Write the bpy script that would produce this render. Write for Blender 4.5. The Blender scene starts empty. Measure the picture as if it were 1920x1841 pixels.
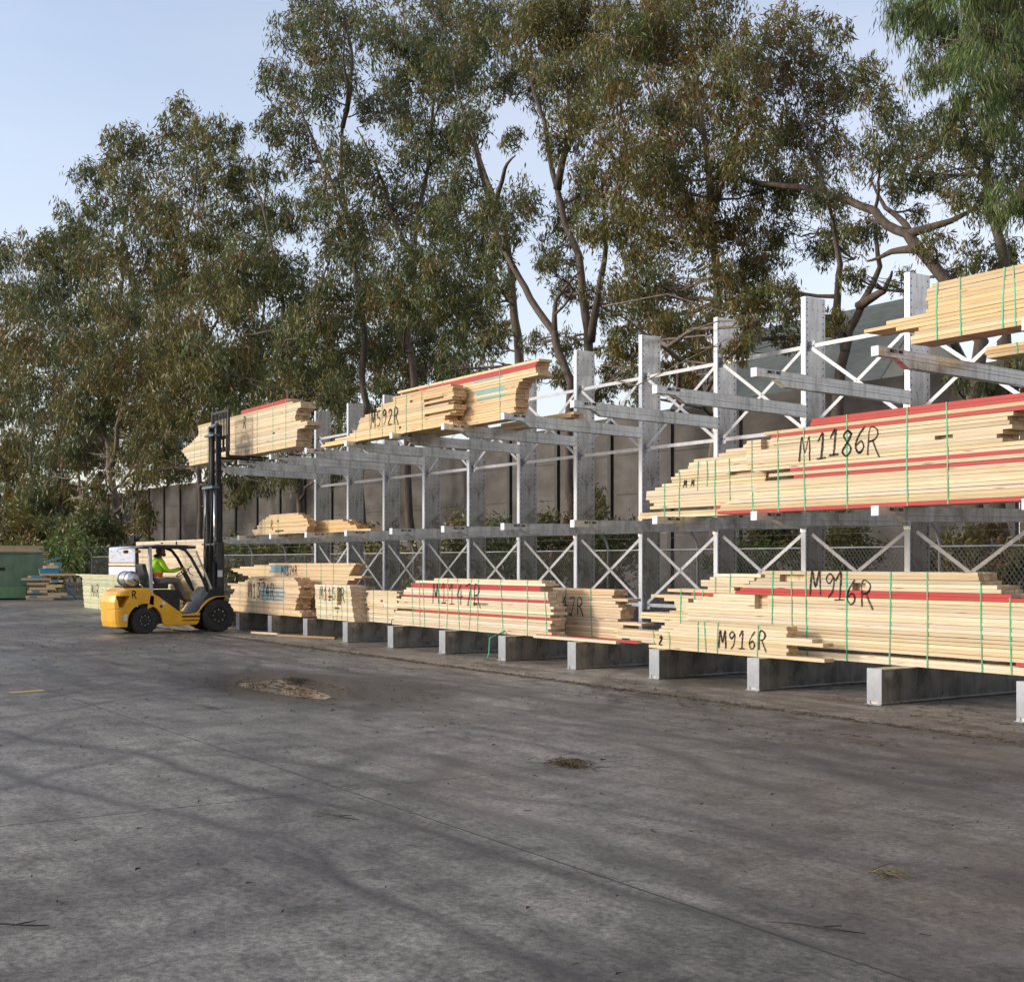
import bpy, math, random
import numpy as np
from mathutils import Vector, Matrix
R = math.radians
rnd = random.Random(7)
SC = bpy.context.scene
COL = SC.collection

# ------------------------------------------------------------------ camera, sky, sun, exposure
F, EYE = 2420.0, 1.65
cam_d = bpy.data.cameras.new('camera')
cam = bpy.data.objects.new('camera', cam_d); COL.objects.link(cam)
cam.location = (0, 0, EYE)
cam.rotation_euler = (R(90), 0, math.atan2(.8367, .5477))
cam_d.sensor_width = 36; cam_d.sensor_fit = 'HORIZONTAL'
cam_d.lens = 36 * F / 1920
cam_d.shift_y = 133.5 / 1920
cam_d.clip_end = 3000
SC.camera = cam

SUN_AZ = math.atan2(-.42, -.907)          # compass angle of the sun: x = sin, y = cos
SUN_EL = R(18)
world = bpy.data.worlds.new('World'); SC.world = world; world.use_nodes = True
wn = world.node_tree.nodes; wl = world.node_tree.links
sky = wn.new('ShaderNodeTexSky'); sky.sky_type = 'NISHITA'; sky.sun_disc = False
sky.sun_elevation = SUN_EL; sky.sun_rotation = SUN_AZ
sky.air_density = 1.0; sky.dust_density = 2.2; sky.ozone_density = 1.6
bg = wn['Background']; bg.inputs[1].default_value = .15
wtc = wn.new('ShaderNodeTexCoord'); wsp = wn.new('ShaderNodeSeparateXYZ'); wl.new(wtc.outputs['Generated'], wsp.inputs[0])
def wmath(op, a, b_=None, c=None, clamp=False):
    q = wn.new('ShaderNodeMath'); q.operation = op; q.use_clamp = clamp
    for i, x in enumerate((a, b_, c)):
        if x is None: continue
        if hasattr(x, 'is_output'): wl.new(x, q.inputs[i])
        else: q.inputs[i].default_value = x
    return q.outputs[0]
# thin high cloud: a veil everywhere, thicker and whiter low down and towards the east (+x)
low = wmath('SUBTRACT', 1.0, wmath('DIVIDE', wsp.outputs[2], .62), clamp=True)
east = wmath('MULTIPLY_ADD', wmath('ADD', wsp.outputs[0], .8), .75, .15, clamp=True)
wno = wn.new('ShaderNodeTexNoise'); wno.inputs['Scale'].default_value = 2.6; wno.inputs['Detail'].default_value = 6; wno.inputs['Roughness'].default_value = .55
wmp = wn.new('ShaderNodeMapping'); wmp.inputs['Scale'].default_value = (1, 1, 3.2); wl.new(wtc.outputs['Generated'], wmp.inputs[0]); wl.new(wmp.outputs[0], wno.inputs['Vector'])
fac = wmath('ADD', wmath('MULTIPLY', wmath('POWER', low, 1.2), wmath('MULTIPLY_ADD', east, .75, .22)), wmath('MULTIPLY_ADD', wno.outputs[0], .22, .02), clamp=True)
veil = wn.new('ShaderNodeMix'); veil.data_type = 'RGBA'; wl.new(fac, veil.inputs[0]); wl.new(sky.outputs[0], veil.inputs[6]); veil.inputs[7].default_value = (5.2, 4.75, 4.85, 1)
wl.new(veil.outputs[2], bg.inputs[0])
sun_d = bpy.data.lights.new('sun', 'SUN'); sun_d.energy = 1.1; sun_d.angle = R(8); sun_d.color = (1, .94, .87)
sun = bpy.data.objects.new('sun', sun_d); COL.objects.link(sun)
tosun = Vector((math.sin(SUN_AZ) * math.cos(SUN_EL), math.cos(SUN_AZ) * math.cos(SUN_EL), math.sin(SUN_EL)))
sun.rotation_euler = tosun.to_track_quat('Z', 'Y').to_euler()
SC.view_settings.view_transform = 'Standard'; SC.view_settings.look = 'None'
SC.view_settings.exposure = 0.82; SC.view_settings.gamma = 1

# ------------------------------------------------------------------ from photo measurements to metres
def UU(px, v):                            # along the rack, for a vertical plane at distance v
    return (.5477 * v - F * v / (.8367 * (px + 624))) / .8367
def WW(px, py, v):
    Z = F * v / (.8367 * (px + 624))
    return Vector(((.5477 * v - Z) / .8367, v, EYE + (1054 - py) * Z / F))
def SCALE(px, v): return F * v / (.8367 * (px + 624)) / F      # metres per photo pixel there

# ------------------------------------------------------------------ object helpers
def tag(o, label=None, cat=None, group=None, kind=None):
    if label: o['label'] = label
    if cat: o['category'] = cat
    if group: o['group'] = group
    if kind: o['kind'] = kind
    return o
def empty(name, loc, rz=0, **k):
    o = bpy.data.objects.new(name, None); COL.objects.link(o)
    o.location = loc; o.rotation_euler = (0, 0, rz); o.empty_display_size = .2
    return tag(o, **k)
class MB:
    def __init__(s): s.v = []; s.f = []; s.m = []; s.smooth = []
    def add(s, vs, fs, mi=0, sm=False):
        b = len(s.v); s.v += [tuple(p) for p in vs]
        for f in fs: s.f.append(tuple(i + b for i in f)); s.m.append(mi); s.smooth.append(sm)
    def box(s, x0, x1, y0, y1, z0, z1, mi=0, mat=None):
        vs = [(x, y, z) for z in (z0, z1) for y in (y0, y1) for x in (x0, x1)]
        if mat is not None: vs = [mat @ Vector(p) for p in vs]
        s.add(vs, [(0, 2, 3, 1), (4, 5, 7, 6), (0, 1, 5, 4), (2, 6, 7, 3), (0, 4, 6, 2), (1, 3, 7, 5)], mi)
    def bar(s, a, b, w, h, mi=0, up=(0, 0, 1)):
        a = Vector(a); b = Vector(b); d = (b - a).normalized()
        sd = d.cross(Vector(up)).normalized(); u = sd.cross(d)
        vs = [p + sd * (i * w / 2) + u * (j * h / 2) for p in (a, b) for (i, j) in ((-1, -1), (1, -1), (1, 1), (-1, 1))]
        s.add(vs, [(0, 1, 2, 3)[::-1], (4, 5, 6, 7), (0, 4, 5, 1)[::-1], (1, 5, 6, 2)[::-1], (2, 6, 7, 3)[::-1], (3, 7, 4, 0)[::-1]][0:2] +
              [(0, 1, 5, 4), (1, 2, 6, 5), (2, 3, 7, 6), (3, 0, 4, 7)], mi)
    def tube(s, pts, rad, n=8, mi=0, cap=True, sm=True):
        pts = [Vector(p) for p in pts]
        if not hasattr(rad, '__len__'): rad = [rad] * len(pts)
        vs = []; ref = Vector((.31, .77, .2))
        for i, p in enumerate(pts):
            d = (pts[min(i + 1, len(pts) - 1)] - pts[max(i - 1, 0)])
            d = d.normalized() if d.length > 1e-6 else Vector((0, 0, 1))
            a = d.cross(ref)
            if a.length < .1: a = d.cross(Vector((1, 0, .1)))
            a.normalize(); b = d.cross(a)
            for k in range(n):
                t = 2 * math.pi * k / n
                vs.append(p + (a * math.cos(t) + b * math.sin(t)) * rad[i])
        fs = [(i * n + k, i * n + (k + 1) % n, (i + 1) * n + (k + 1) % n, (i + 1) * n + k)
              for i in range(len(pts) - 1) for k in range(n)]
        s.add(vs, fs, mi, sm)
        if cap:
            b = len(s.v) - len(vs)
            s.f.append(tuple(b + k for k in range(n))[::-1]); s.m.append(mi); s.smooth.append(False)
            s.f.append(tuple(b + (len(pts) - 1) * n + k for k in range(n))); s.m.append(mi); s.smooth.append(False)
    def prism(s, prof, y0, y1, mi=0, axis='y'):      # prof in (x,z), extruded along y (or in (y,z) along x)
        n = len(prof)
        P = (lambda a, b, t: (a, t, b)) if axis == 'y' else (lambda a, b, t: (t, a, b))
        vs = [P(a, b, y0) for a, b in prof] + [P(a, b, y1) for a, b in prof]
        s.add(vs, [tuple(range(n)), tuple(range(n, 2 * n))[::-1]] + [(i, i + n, (i + 1) % n + n, (i + 1) % n) for i in range(n)], mi)
    def build(s, name, mats, parent=None, bevel=0, loc=None, fixn=False):
        me = bpy.data.meshes.new(name); me.from_pydata(s.v, [], s.f)
        if not isinstance(mats, (list, tuple)): mats = [mats]
        for m in mats: me.materials.append(m)
        me.polygons.foreach_set('material_index', s.m); me.polygons.foreach_set('use_smooth', s.smooth)
        if fixn:
            import bmesh
            bm = bmesh.new(); bm.from_mesh(me); bmesh.ops.recalc_face_normals(bm, faces=bm.faces); bm.to_mesh(me); bm.free()
        me.update()
        o = bpy.data.objects.new(name, me); COL.objects.link(o)
        if parent: o.parent = parent
        if loc is not None: o.location = loc
        if bevel:
            md = o.modifiers.new('bevel', 'BEVEL'); md.width = bevel; md.segments = 2; md.limit_method = 'ANGLE'; md.angle_limit = R(40)
        return o

# ------------------------------------------------------------------ materials
def new_mat(name):
    m = bpy.data.materials.new(name); m.use_nodes = True
    return m, m.node_tree.nodes, m.node_tree.links, m.node_tree.nodes['Principled BSDF']
def N(ns, t, **k):
    n = ns.new(t)
    for a, b in k.items(): setattr(n, a, b)
    return n
def ramp(ns, stops):
    r = ns.new('ShaderNodeValToRGB'); e = r.color_ramp.elements
    while len(e) < len(stops): e.new(.5)
    for i, (p, c) in enumerate(stops):
        e[i].position = p; e[i].color = (*c, 1) if hasattr(c, '__len__') else (c, c, c, 1)
    return r
def mixc(ns, ls, fac, a, b, blend='MIX'):
    m = ns.new('ShaderNodeMix'); m.data_type = 'RGBA'; m.blend_type = blend
    for sock, val in ((m.inputs[0], fac), (m.inputs[6], a), (m.inputs[7], b)):
        if hasattr(val, 'is_output'): ls.new(val, sock)
        elif hasattr(val, '__len__'): sock.default_value = (*val[:3], 1)
        else: sock.default_value = val
    return m.outputs[2]
def coords(ns, ls, scale, kind='Object', rot=(0, 0, 0)):
    tc = ns.new('ShaderNodeTexCoord'); mp = ns.new('ShaderNodeMapping')
    mp.inputs['Scale'].default_value = scale; mp.inputs['Rotation'].default_value = rot
    if kind == 'World':
        g = ns.new('ShaderNodeNewGeometry'); ls.new(g.outputs['Position'], mp.inputs[0])
    else: ls.new(tc.outputs[kind], mp.inputs[0])
    return mp.outputs[0]
def noise(ns, ls, vec, scale, detail=4, rough=.55, dist=0):
    n = ns.new('ShaderNodeTexNoise'); n.inputs['Scale'].default_value = scale; n.inputs['Detail'].default_value = detail
    n.inputs['Roughness'].default_value = rough; n.inputs['Distortion'].default_value = dist
    if vec is not None: ls.new(vec, n.inputs['Vector'])
    return n.outputs[0]
def simple(name, c1, c2=None, rough=.5, metal=0, scale=6, stretch=(1, 1, 1), lo=.35, hi=.65, bump=0, spec=.5, coat=0, rvar=0):
    m, ns, ls, b = new_mat(name)
    b.inputs['Roughness'].default_value = rough; b.inputs['Metallic'].default_value = metal
    b.inputs['Specular IOR Level'].default_value = spec; b.inputs['Coat Weight'].default_value = coat
    if c2 is None: c2 = tuple(x * .8 for x in c1)
    v = coords(ns, ls, stretch); n = noise(ns, ls, v, scale)
    r = ramp(ns, [(lo, c1), (hi, c2)]); ls.new(n, r.inputs[0]); ls.new(r.outputs[0], b.inputs['Base Color'])
    if rvar:
        rr = ramp(ns, [(.3, rough - rvar), (.7, rough + rvar)]); ls.new(n, rr.inputs[0]); ls.new(rr.outputs[0], b.inputs['Roughness'])
    if bump:
        bp = ns.new('ShaderNodeBump'); bp.inputs['Strength'].default_value = bump; bp.inputs['Distance'].default_value = .02
        n2 = noise(ns, ls, v, scale * 5); ls.new(n2, bp.inputs['Height']); ls.new(bp.outputs[0], b.inputs['Normal'])
    return m

def pine(name, end=False):
    m, ns, ls, b = new_mat(name)
    oi = ns.new('ShaderNodeObjectInfo')
    tc = ns.new('ShaderNodeTexCoord'); off = N(ns, 'ShaderNodeVectorMath', operation='ADD')
    mul = N(ns, 'ShaderNodeVectorMath', operation='SCALE'); cmb = ns.new('ShaderNodeCombineXYZ')
    for i in range(3): ls.new(oi.outputs['Random'], cmb.inputs[i])
    ls.new(cmb.outputs[0], mul.inputs[0]); mul.inputs['Scale'].default_value = 57
    ls.new(tc.outputs['Object'], off.inputs[0]); ls.new(mul.outputs[0], off.inputs[1])
    mp = ns.new('ShaderNodeMapping'); mp.inputs['Scale'].default_value = (.9, 9, 22) if not end else (4, 14, 14)
    ls.new(off.outputs[0], mp.inputs[0])
    g = noise(ns, ls, mp.outputs[0], 2.2, 5, .6, .4)
    if end: r = ramp(ns, [(.3, (.66, .50, .33)), (.7, (.52, .37, .22))])
    else: r = ramp(ns, [(.3, (.71, .60, .43)), (.52, (.67, .545, .365)), (.72, (.58, .43, .255))])
    ls.new(g, r.inputs[0])
    hv = ns.new('ShaderNodeHueSaturation'); ls.new(r.outputs[0], hv.inputs['Color'])
    vm = ns.new('ShaderNodeMapRange'); vm.inputs['To Min'].default_value = .74; vm.inputs['To Max'].default_value = 1.10
    ls.new(oi.outputs['Random'], vm.inputs[0]); ls.new(vm.outputs[0], hv.inputs['Value'])
    w2 = N(ns, 'ShaderNodeTexWhiteNoise', noise_dimensions='1D'); ls.new(oi.outputs['Random'], w2.inputs['W'])
    sm = ns.new('ShaderNodeMapRange'); sm.inputs['To Min'].default_value = .72; sm.inputs['To Max'].default_value = 1.15
    ls.new(w2.outputs[0], sm.inputs[0]); ls.new(sm.outputs[0], hv.inputs['Saturation'])
    col = mixc(ns, ls, 1.0, hv.outputs[0], oi.outputs['Color'], 'MULTIPLY')
    if not end:                            # knots
        mk = ns.new('ShaderNodeMapping'); mk.inputs['Scale'].default_value = (1.3, .01, 13); ls.new(off.outputs[0], mk.inputs[0])
        vo = ns.new('ShaderNodeTexVoronoi'); vo.inputs['Scale'].default_value = 1; ls.new(mk.outputs[0], vo.inputs['Vector'])
        kr = ramp(ns, [(.06, .9), (.15, 0.0)]); ls.new(vo.outputs['Distance'], kr.inputs[0])
        col = mixc(ns, ls, kr.outputs[0], col, (.22, .10, .045))
    ls.new(col, b.inputs['Base Color']); b.inputs['Roughness'].default_value = .62; b.inputs['Specular IOR Level'].default_value = .3
    return m
M_PINE = pine('pine'); M_END = pine('pine_end_grain', True)
def painted(name, c):
    return simple(name, c, tuple(x * .8 for x in c), .55, 0, 5, (.6, 8, 8))
M_RED = painted('red_primer', (.44, .026, .022)); M_BLUE = painted('blue_paint', (.05, .33, .50)); M_TEAL = painted('teal_paint', (.20, .42, .40))
M_STRAP = simple('green_strap', (.02, .36, .17), (.03, .45, .22), .35)
M_INK, ns, ls, b = new_mat('marker_ink'); b.inputs['Base Color'].default_value = (.016, .014, .014, 1); b.inputs['Roughness'].default_value = .7
tr = ns.new('ShaderNodeBsdfTransparent'); mx = ns.new('ShaderNodeMixShader'); iv = coords(ns, ls, (6, 6, 30)); rp = ramp(ns, [(.30, .1), (.48, 1.0)]); ls.new(noise(ns, ls, iv, 3, 5, .7), rp.inputs[0])
ls.new(rp.outputs[0], mx.inputs[0]); ls.new(tr.outputs[0], mx.inputs[1]); ls.new(b.outputs[0], mx.inputs[2]); ls.new(mx.outputs[0], ns['Material Output'].inputs[0])
M_GREYINK = simple('stamped_ink', (.03, .03, .03), (.06, .055, .05), .6)

def galv(name, base=.5, rough=.42, holes=False, metal=.75):
    m, ns, ls, b = new_mat(name)
    v = coords(ns, ls, (1, 1, 1)); n1 = noise(ns, ls, v, 3.2, 6, .65, .8)
    v2 = coords(ns, ls, (3, 3, .35), rot=(.5, .2, 0)); n2 = noise(ns, ls, v2, 5, 4, .6)
    mx = mixc(ns, ls, .5, n1, n2)
    r = ramp(ns, [(.36, (base * .66, base * .66, base * .62)), (.5, (base, base * .99, base * .93)), (.64, (base * 1.22, base * 1.21, base * 1.13))]); ls.new(mx, r.inputs[0])
    col = r.outputs[0]
    rr = ramp(ns, [(.3, rough - .12), (.7, rough + .15)]); ls.new(n1, rr.inputs[0]); ls.new(rr.outputs[0], b.inputs['Roughness'])
    if holes:                              # two rows of punched holes near the web's edges
        tc = ns.new('ShaderNodeTexCoord'); sp = ns.new('ShaderNodeSeparateXYZ'); ls.new(tc.outputs['Object'], sp.inputs[0])
        def math_(op, a, c=None):
            q = N(ns, 'ShaderNodeMath', operation=op)
            for i, x in enumerate((a, c)):
                if x is None: continue
                if hasattr(x, 'is_output'): ls.new(x, q.inputs[i])
                else: q.inputs[i].default_value = x
            return q.outputs[0]
        dy = math_('SUBTRACT', math_('ABSOLUTE', math_('SUBTRACT', sp.outputs[1], .215)), .172)
        fz = math_('SUBTRACT', math_('MULTIPLY', math_('FRACT', math_('DIVIDE', sp.outputs[2], .1)), .1), .05)
        d = math_('SQRT', math_('ADD', math_('MULTIPLY', dy, dy), math_('MULTIPLY', fz, fz)))
        k = math_('LESS_THAN', d, .0125)
        dy2 = math_('SUBTRACT', math_('ABSOLUTE', math_('SUBTRACT', sp.outputs[1], .215)), .06)
        fz2 = math_('SUBTRACT', math_('MULTIPLY', math_('FRACT', math_('DIVIDE', sp.outputs[2], .3)), .3), .15)
        d2 = math_('SQRT', math_('ADD', math_('MULTIPLY', dy2, dy2), math_('MULTIPLY', fz2, fz2)))
        k2 = math_('MAXIMUM', k, math_('LESS_THAN', d2, .009))
        col = mixc(ns, ls, k2, col, (.01, .01, .01))
        mt = N(ns, 'ShaderNodeMath', operation='MULTIPLY_ADD'); ls.new(k2, mt.inputs[0]); mt.inputs[1].default_value = -metal; mt.inputs[2].default_value = metal
        ls.new(mt.outputs[0], b.inputs['Metallic'])
    else: b.inputs['Metallic'].default_value = metal
    ls.new(col, b.inputs['Base Color'])
    return m
M_POST = galv('galvanised_post', .48, .30, True, .97); M_GALV = galv('galvanised_steel', .74, .36, metal=.88); M_BASE = galv('galvanised_base', .46, .34, metal=.95)
M_CAP = simple('end_cap_white', (.74, .77, .82), (.62, .66, .72), .4)
M_BRACE = simple('brace_zinc', (.47, .49, .53), (.37, .39, .43), .4, .35, 8)
M_PLATE = simple('base_end_plate', (.36, .39, .44), (.27, .30, .34), .4, .4, 6)
M_FLANGE = simple('flange_zinc', (.60, .64, .70), (.46, .50, .56), .38, .3, 6, (1, 1, .3))

def leaf(name, a, b_, tr=.27):
    m, ns, ls, b = new_mat(name)
    v = coords(ns, ls, (1, 1, 1), 'World'); n = noise(ns, ls, v, 1.1, 3, .7)
    r = ramp(ns, [(.35, a), (.65, b_)]); ls.new(n, r.inputs[0])
    ls.new(r.outputs[0], b.inputs['Base Color']); b.inputs['Roughness'].default_value = .42; b.inputs['Specular IOR Level'].default_value = .42
    t = ns.new('ShaderNodeBsdfTranslucent'); ls.new(r.outputs[0], t.inputs[0])
    mx = ns.new('ShaderNodeMixShader'); mx.inputs[0].default_value = tr
    ls.new(b.outputs[0], mx.inputs[1]); ls.new(t.outputs[0], mx.inputs[2]); ls.new(mx.outputs[0], ns['Material Output'].inputs[0])
    return m
L_GREEN = leaf('gum_leaf_green', (.135, .155, .042), (.075, .096, .028))
L_OLIVE = leaf('gum_leaf_olive', (.21, .185, .048), (.135, .122, .034))
L_BLUE = leaf('gum_leaf_bluegreen', (.125, .15, .072), (.075, .098, .048))
L_RUST = leaf('gum_leaf_rusty', (.24, .135, .04), (.165, .095, .033))
L_BRIGHT = leaf('willow_leaf_bright', (.18, .26, .075), (.115, .18, .055))
LEAVES = [L_GREEN, L_OLIVE, L_BLUE, L_RUST, L_BRIGHT]
M_BARK = simple('gum_bark', (.125, .095, .073), (.06, .045, .036), .85, 0, 3, (3, 3, .6), bump=.5)
M_BARKPALE = simple('gum_bark_pale', (.22, .17, .13), (.10, .075, .057), .85, 0, 3, (3, 3, .5), bump=.4)

# ------------------------------------------------------------------ setting: yard, soil strip
def yard_material():
    m, ns, ls, b = new_mat('yard_concrete')
    w = coords(ns, ls, (1, 1, 1), 'World')
    big = noise(ns, ls, w, .16, 5, .6, .6); mid = noise(ns, ls, w, .9, 5, .62, .5)
    fine = noise(ns, ls, w, 24, 4, .75); pit = noise(ns, ls, coords(ns, ls, (1.0, 2.2, 1), 'World', (0, 0, R(20))), 7, 6, .75, .5)
    r1 = ramp(ns, [(.36, (.090, .077, .064)), (.5, (.150, .134, .112)), (.62, (.215, .194, .163))]); ls.new(big, r1.inputs[0])
    r2 = ramp(ns, [(.3, .70), (.5, 1.0), (.72, 1.18)]); ls.new(mid, r2.inputs[0])
    c = mixc(ns, ls, 1, r1.outputs[0], r2.outputs[0], 'MULTIPLY')
    r3 = ramp(ns, [(.38, .55), (.5, 1.0), (.62, 1.42)]); ls.new(fine, r3.inputs[0]); c = mixc(ns, ls, .9, c, r3.outputs[0], 'MULTIPLY')
    grit = noise(ns, ls, w, 130, 2, .8); r5 = ramp(ns, [(.36, .6), (.5, 1.0), (.64, 1.4)]); ls.new(grit, r5.inputs[0]); c = mixc(ns, ls, .8, c, r5.outputs[0], 'MULTIPLY')
    mott = noise(ns, ls, w, 3.3, 6, .72, .4); r6 = ramp(ns, [(.36, .58), (.5, 1.0), (.64, 1.32)]); ls.new(mott, r6.inputs[0]); c = mixc(ns, ls, .85, c, r6.outputs[0], 'MULTIPLY')
    r4 = ramp(ns, [(.34, .42), (.46, 1.0)]); ls.new(pit, r4.inputs[0]); c = mixc(ns, ls, .7, c, r4.outputs[0], 'MULTIPLY')
    for k_, (sx_, sy_, ro, lo_, hi_, amt) in enumerate(((.22, 2.3, 14, .74, 1.22, .8), (1.6, .25, -24, .8, 1.18, .6), (.5, 5.0, 4, .82, 1.16, .6))):
        st = noise(ns, ls, coords(ns, ls, (sx_, sy_, 1), 'World', (0, 0, R(ro))), 1.3, 6, .62, .9)
        rs = ramp(ns, [(.34, lo_), (.5, 1.0), (.68, hi_)]); ls.new(st, rs.inputs[0]); c = mixc(ns, ls, amt, c, rs.outputs[0], 'MULTIPLY')
    # tyre marks: three families of wide arcs swept by turning forklifts
    def mth(op, a, b_=None, c_=None, clamp=False):
        q = N(ns, 'ShaderNodeMath', operation=op, use_clamp=clamp)
        for i_, x_ in enumerate((a, b_, c_)):
            if x_ is None: continue
            if hasattr(x_, 'is_output'): ls.new(x_, q.inputs[i_])
            else: q.inputs[i_].default_value = x_
        return q.outputs[0]
    tr_ = random.Random(21); wob = noise(ns, ls, w, .35, 2, .5); brk = ramp(ns, [(.38, 0.0), (.62, 1.0)]); ls.new(mott, brk.inputs[0])
    lm = [noise(ns, ls, coords(ns, ls, (1, 1, 1), 'World', (0, 0, q)), .17 + .05 * q, 3, .5) for q in range(3)]
    fam = [(-34, 3.0, 4.2), (-34, 3.0, 6.1), (-33, 1.5, 8.4), (-25, -3, 8.2), (-25, -3, 11.0), (-27, 0.5, 9.0), (-20, -9, 14.0), (-19, -8, 15.8), (-14, 28, 20.5), (-14, 28, 23.0), (-12, 31, 27.5), (-8, 60, 52.5), (-8, 60, 54.6), (-10, -52, 57.0), (-10, -52, 60.0), (-4, -30, 33.0), (-2, 24, 17.0), (-30, 40, 34.0)]
    for n_, (cx, cy, rad_) in enumerate(fam):
        mp = ns.new('ShaderNodeMapping'); mp.inputs['Location'].default_value = (-cx, -cy, 0); ls.new(w, mp.inputs[0])
        ln = N(ns, 'ShaderNodeVectorMath', operation='LENGTH'); ls.new(mp.outputs[0], ln.inputs[0])
        rr_ = mth('MULTIPLY_ADD', wob, 1.3, ln.outputs['Value'])
        dk = tr_.random() < .68; wd_ = tr_.uniform(.10, .26)
        tot = None
        for off in (0, tr_.uniform(.8, 1.15)):
            d_ = mth('ABSOLUTE', mth('SUBTRACT', rr_, rad_ + .65 + off))
            t_ = mth('SUBTRACT', 1.0, mth('DIVIDE', d_, wd_), clamp=True)
            tot = t_ if tot is None else mth('MAXIMUM', tot, t_)
        rk = ramp(ns, [(.40, .0), (.56, 1.0)]); ls.new(lm[n_ % 3], rk.inputs[0])
        f = mth('MULTIPLY', mth('MULTIPLY', tot, rk.outputs[0]), mth('MULTIPLY_ADD', brk.outputs[0], .6, .4))
        f = mth('MULTIPLY', f, tr_.uniform(.55, .95) if dk else tr_.uniform(.3, .55), clamp=True)
        c = mixc(ns, ls, f, c, (.045, .039, .035) if dk else (.22, .20, .175))
    # dirt washed along the rack's edge
    sp = ns.new('ShaderNodeSeparateXYZ'); ls.new(w, sp.inputs[0])
    ed = ns.new('ShaderNodeMapRange'); ed.inputs[1].default_value = 4.5; ed.inputs[2].default_value = 9.5; ls.new(sp.outputs[1], ed.inputs[0])
    wd = coords(ns, ls, (.55, 2.4, 1), 'World'); dn = noise(ns, ls, wd, 1.1, 6, .7, .6); dr = ramp(ns, [(.50, 0.0), (.64, .9)]); ls.new(dn, dr.inputs[0])
    f = mixc(ns, ls, 1, ed.outputs[0], dr.outputs[0], 'MULTIPLY'); c = mixc(ns, ls, f, c, (.055, .043, .032))
    ap = N(ns, 'ShaderNodeMath', operation='GREATER_THAN'); ls.new(sp.outputs[1], ap.inputs[0]); ap.inputs[1].default_value = 10.35
    c = mixc(ns, ls, ap.outputs[0], c, mixc(ns, ls, 1, c, (1.38, 1.34, 1.28), 'MULTIPLY'))
    # damp ring round the puddle
    mp = ns.new('ShaderNodeMapping'); mp.inputs['Location'].default_value = (15.9, -6.9, 0); ls.new(w, mp.inputs[0])
    m2_ = ns.new('ShaderNodeMapping'); m2_.inputs['Scale'].default_value = (.45, .95, 1); ls.new(mp.outputs[0], m2_.inputs[0])
    ln = N(ns, 'ShaderNodeVectorMath', operation='LENGTH'); ls.new(m2_.outputs[0], ln.inputs[0])
    ad = N(ns, 'ShaderNodeMath', operation='MULTIPLY_ADD'); ls.new(mid, ad.inputs[0]); ad.inputs[1].default_value = 1.6; ls.new(ln.outputs['Value'], ad.inputs[2])
    rd = ramp(ns, [(.48, .95), (.80, 0.0)]); sc_ = N(ns, 'ShaderNodeMath', operation='DIVIDE'); ls.new(ad.outputs[0], sc_.inputs[0]); sc_.inputs[1].default_value = 3.0; ls.new(sc_.outputs[0], rd.inputs[0])
    c = mixc(ns, ls, rd.outputs[0], c, (.020, .017, .014)); damp = rd.outputs[0]
    # saw-cut joints
    def line(axis, pos, half):
        a = N(ns, 'ShaderNodeMath', operation='SUBTRACT'); ls.new(sp.outputs[axis], a.inputs[0]); a.inputs[1].default_value = pos
        q = N(ns, 'ShaderNodeMath', operation='ABSOLUTE'); ls.new(a.outputs[0], q.inputs[0])
        l = N(ns, 'ShaderNodeMath', operation='LESS_THAN'); ls.new(q.outputs[0], l.inputs[0]); l.inputs[1].default_value = half
        return l.outputs[0]
    for ax, p, h in ((1, 4.11, .008), (1, 10.35, .016), (1, -2.2, .008), (0, -8.5, .009), (0, -16.5, .012), (0, -24.5, .009), (0, -32.5, .009), (0, -40.5, .009)):
        c = mixc(ns, ls, line(ax, p, h), c, (.03, .026, .023))
    ls.new(c, b.inputs['Base Color'])
    wet = noise(ns, ls, coords(ns, ls, (.10, .34, 1), 'World', (0, 0, R(12))), 1.0, 4, .55, .5)
    rr = ramp(ns, [(.36, .38), (.62, .75)]); ls.new(wet, rr.inputs[0]); ls.new(mixc(ns, ls, damp, rr.outputs[0], (.3, .3, .3)), b.inputs['Roughness'])
    b.inputs['Specular IOR Level'].default_value = .42
    bp = ns.new('ShaderNodeBump'); bp.inputs['Strength'].default_value = .35; bp.inputs['Distance'].default_value = .012
    ls.new(fine, bp.inputs['Height']); ls.new(bp.outputs[0], b.inputs['Normal'])
    return m
g = MB(); g.add([(-900, -400, 0), (600, -400, 0), (600, 900, 0), (-900, 900, 0)], [(0, 1, 2, 3)])
tag(g.build('ground', yard_material()), kind='structure')
g = MB(); nx = 90
for i in range(nx + 1):
    x = -160 + 210 * i / nx
    g.v += [(x, 16.7 + rnd.uniform(-.25, .25), .004), (x, 19.5, .05 + rnd.uniform(0, .1)), (x, 24.6, .12 + rnd.uniform(0, .15)), (x, 60, .2)]
for i in range(nx):
    for j in range(3): g.f.append((i * 4 + j, i * 4 + 4 + j, i * 4 + 5 + j, i * 4 + 1 + j)); g.m.append(0); g.smooth.append(True)
tag(g.build('soil', simple('leafy_soil', (.075, .055, .035), (.035, .03, .018), .95, 0, 5, bump=.8)), kind='structure')
g = MB(); pts = []
for i in range(40):
    t = 2 * math.pi * i / 40; k = 1 + .16 * math.sin(3 * t + 1) + .07 * math.sin(5 * t)
    a, b_ = 1.3 * k * math.cos(t), .42 * k * math.sin(t); c, s = math.cos(R(-8)), math.sin(R(-8))
    pts.append((-15.75 + a * c - b_ * s, 6.75 + a * s + b_ * c, .004))
g.add(pts, [tuple(range(40))])
mw, ns, ls, b = new_mat('puddle_water'); b.inputs['Base Color'].default_value = (.03, .026, .022, 1); b.inputs['Roughness'].default_value = .13; b.inputs['IOR'].default_value = 1.5; b.inputs['Specular IOR Level'].default_value = .8
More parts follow.
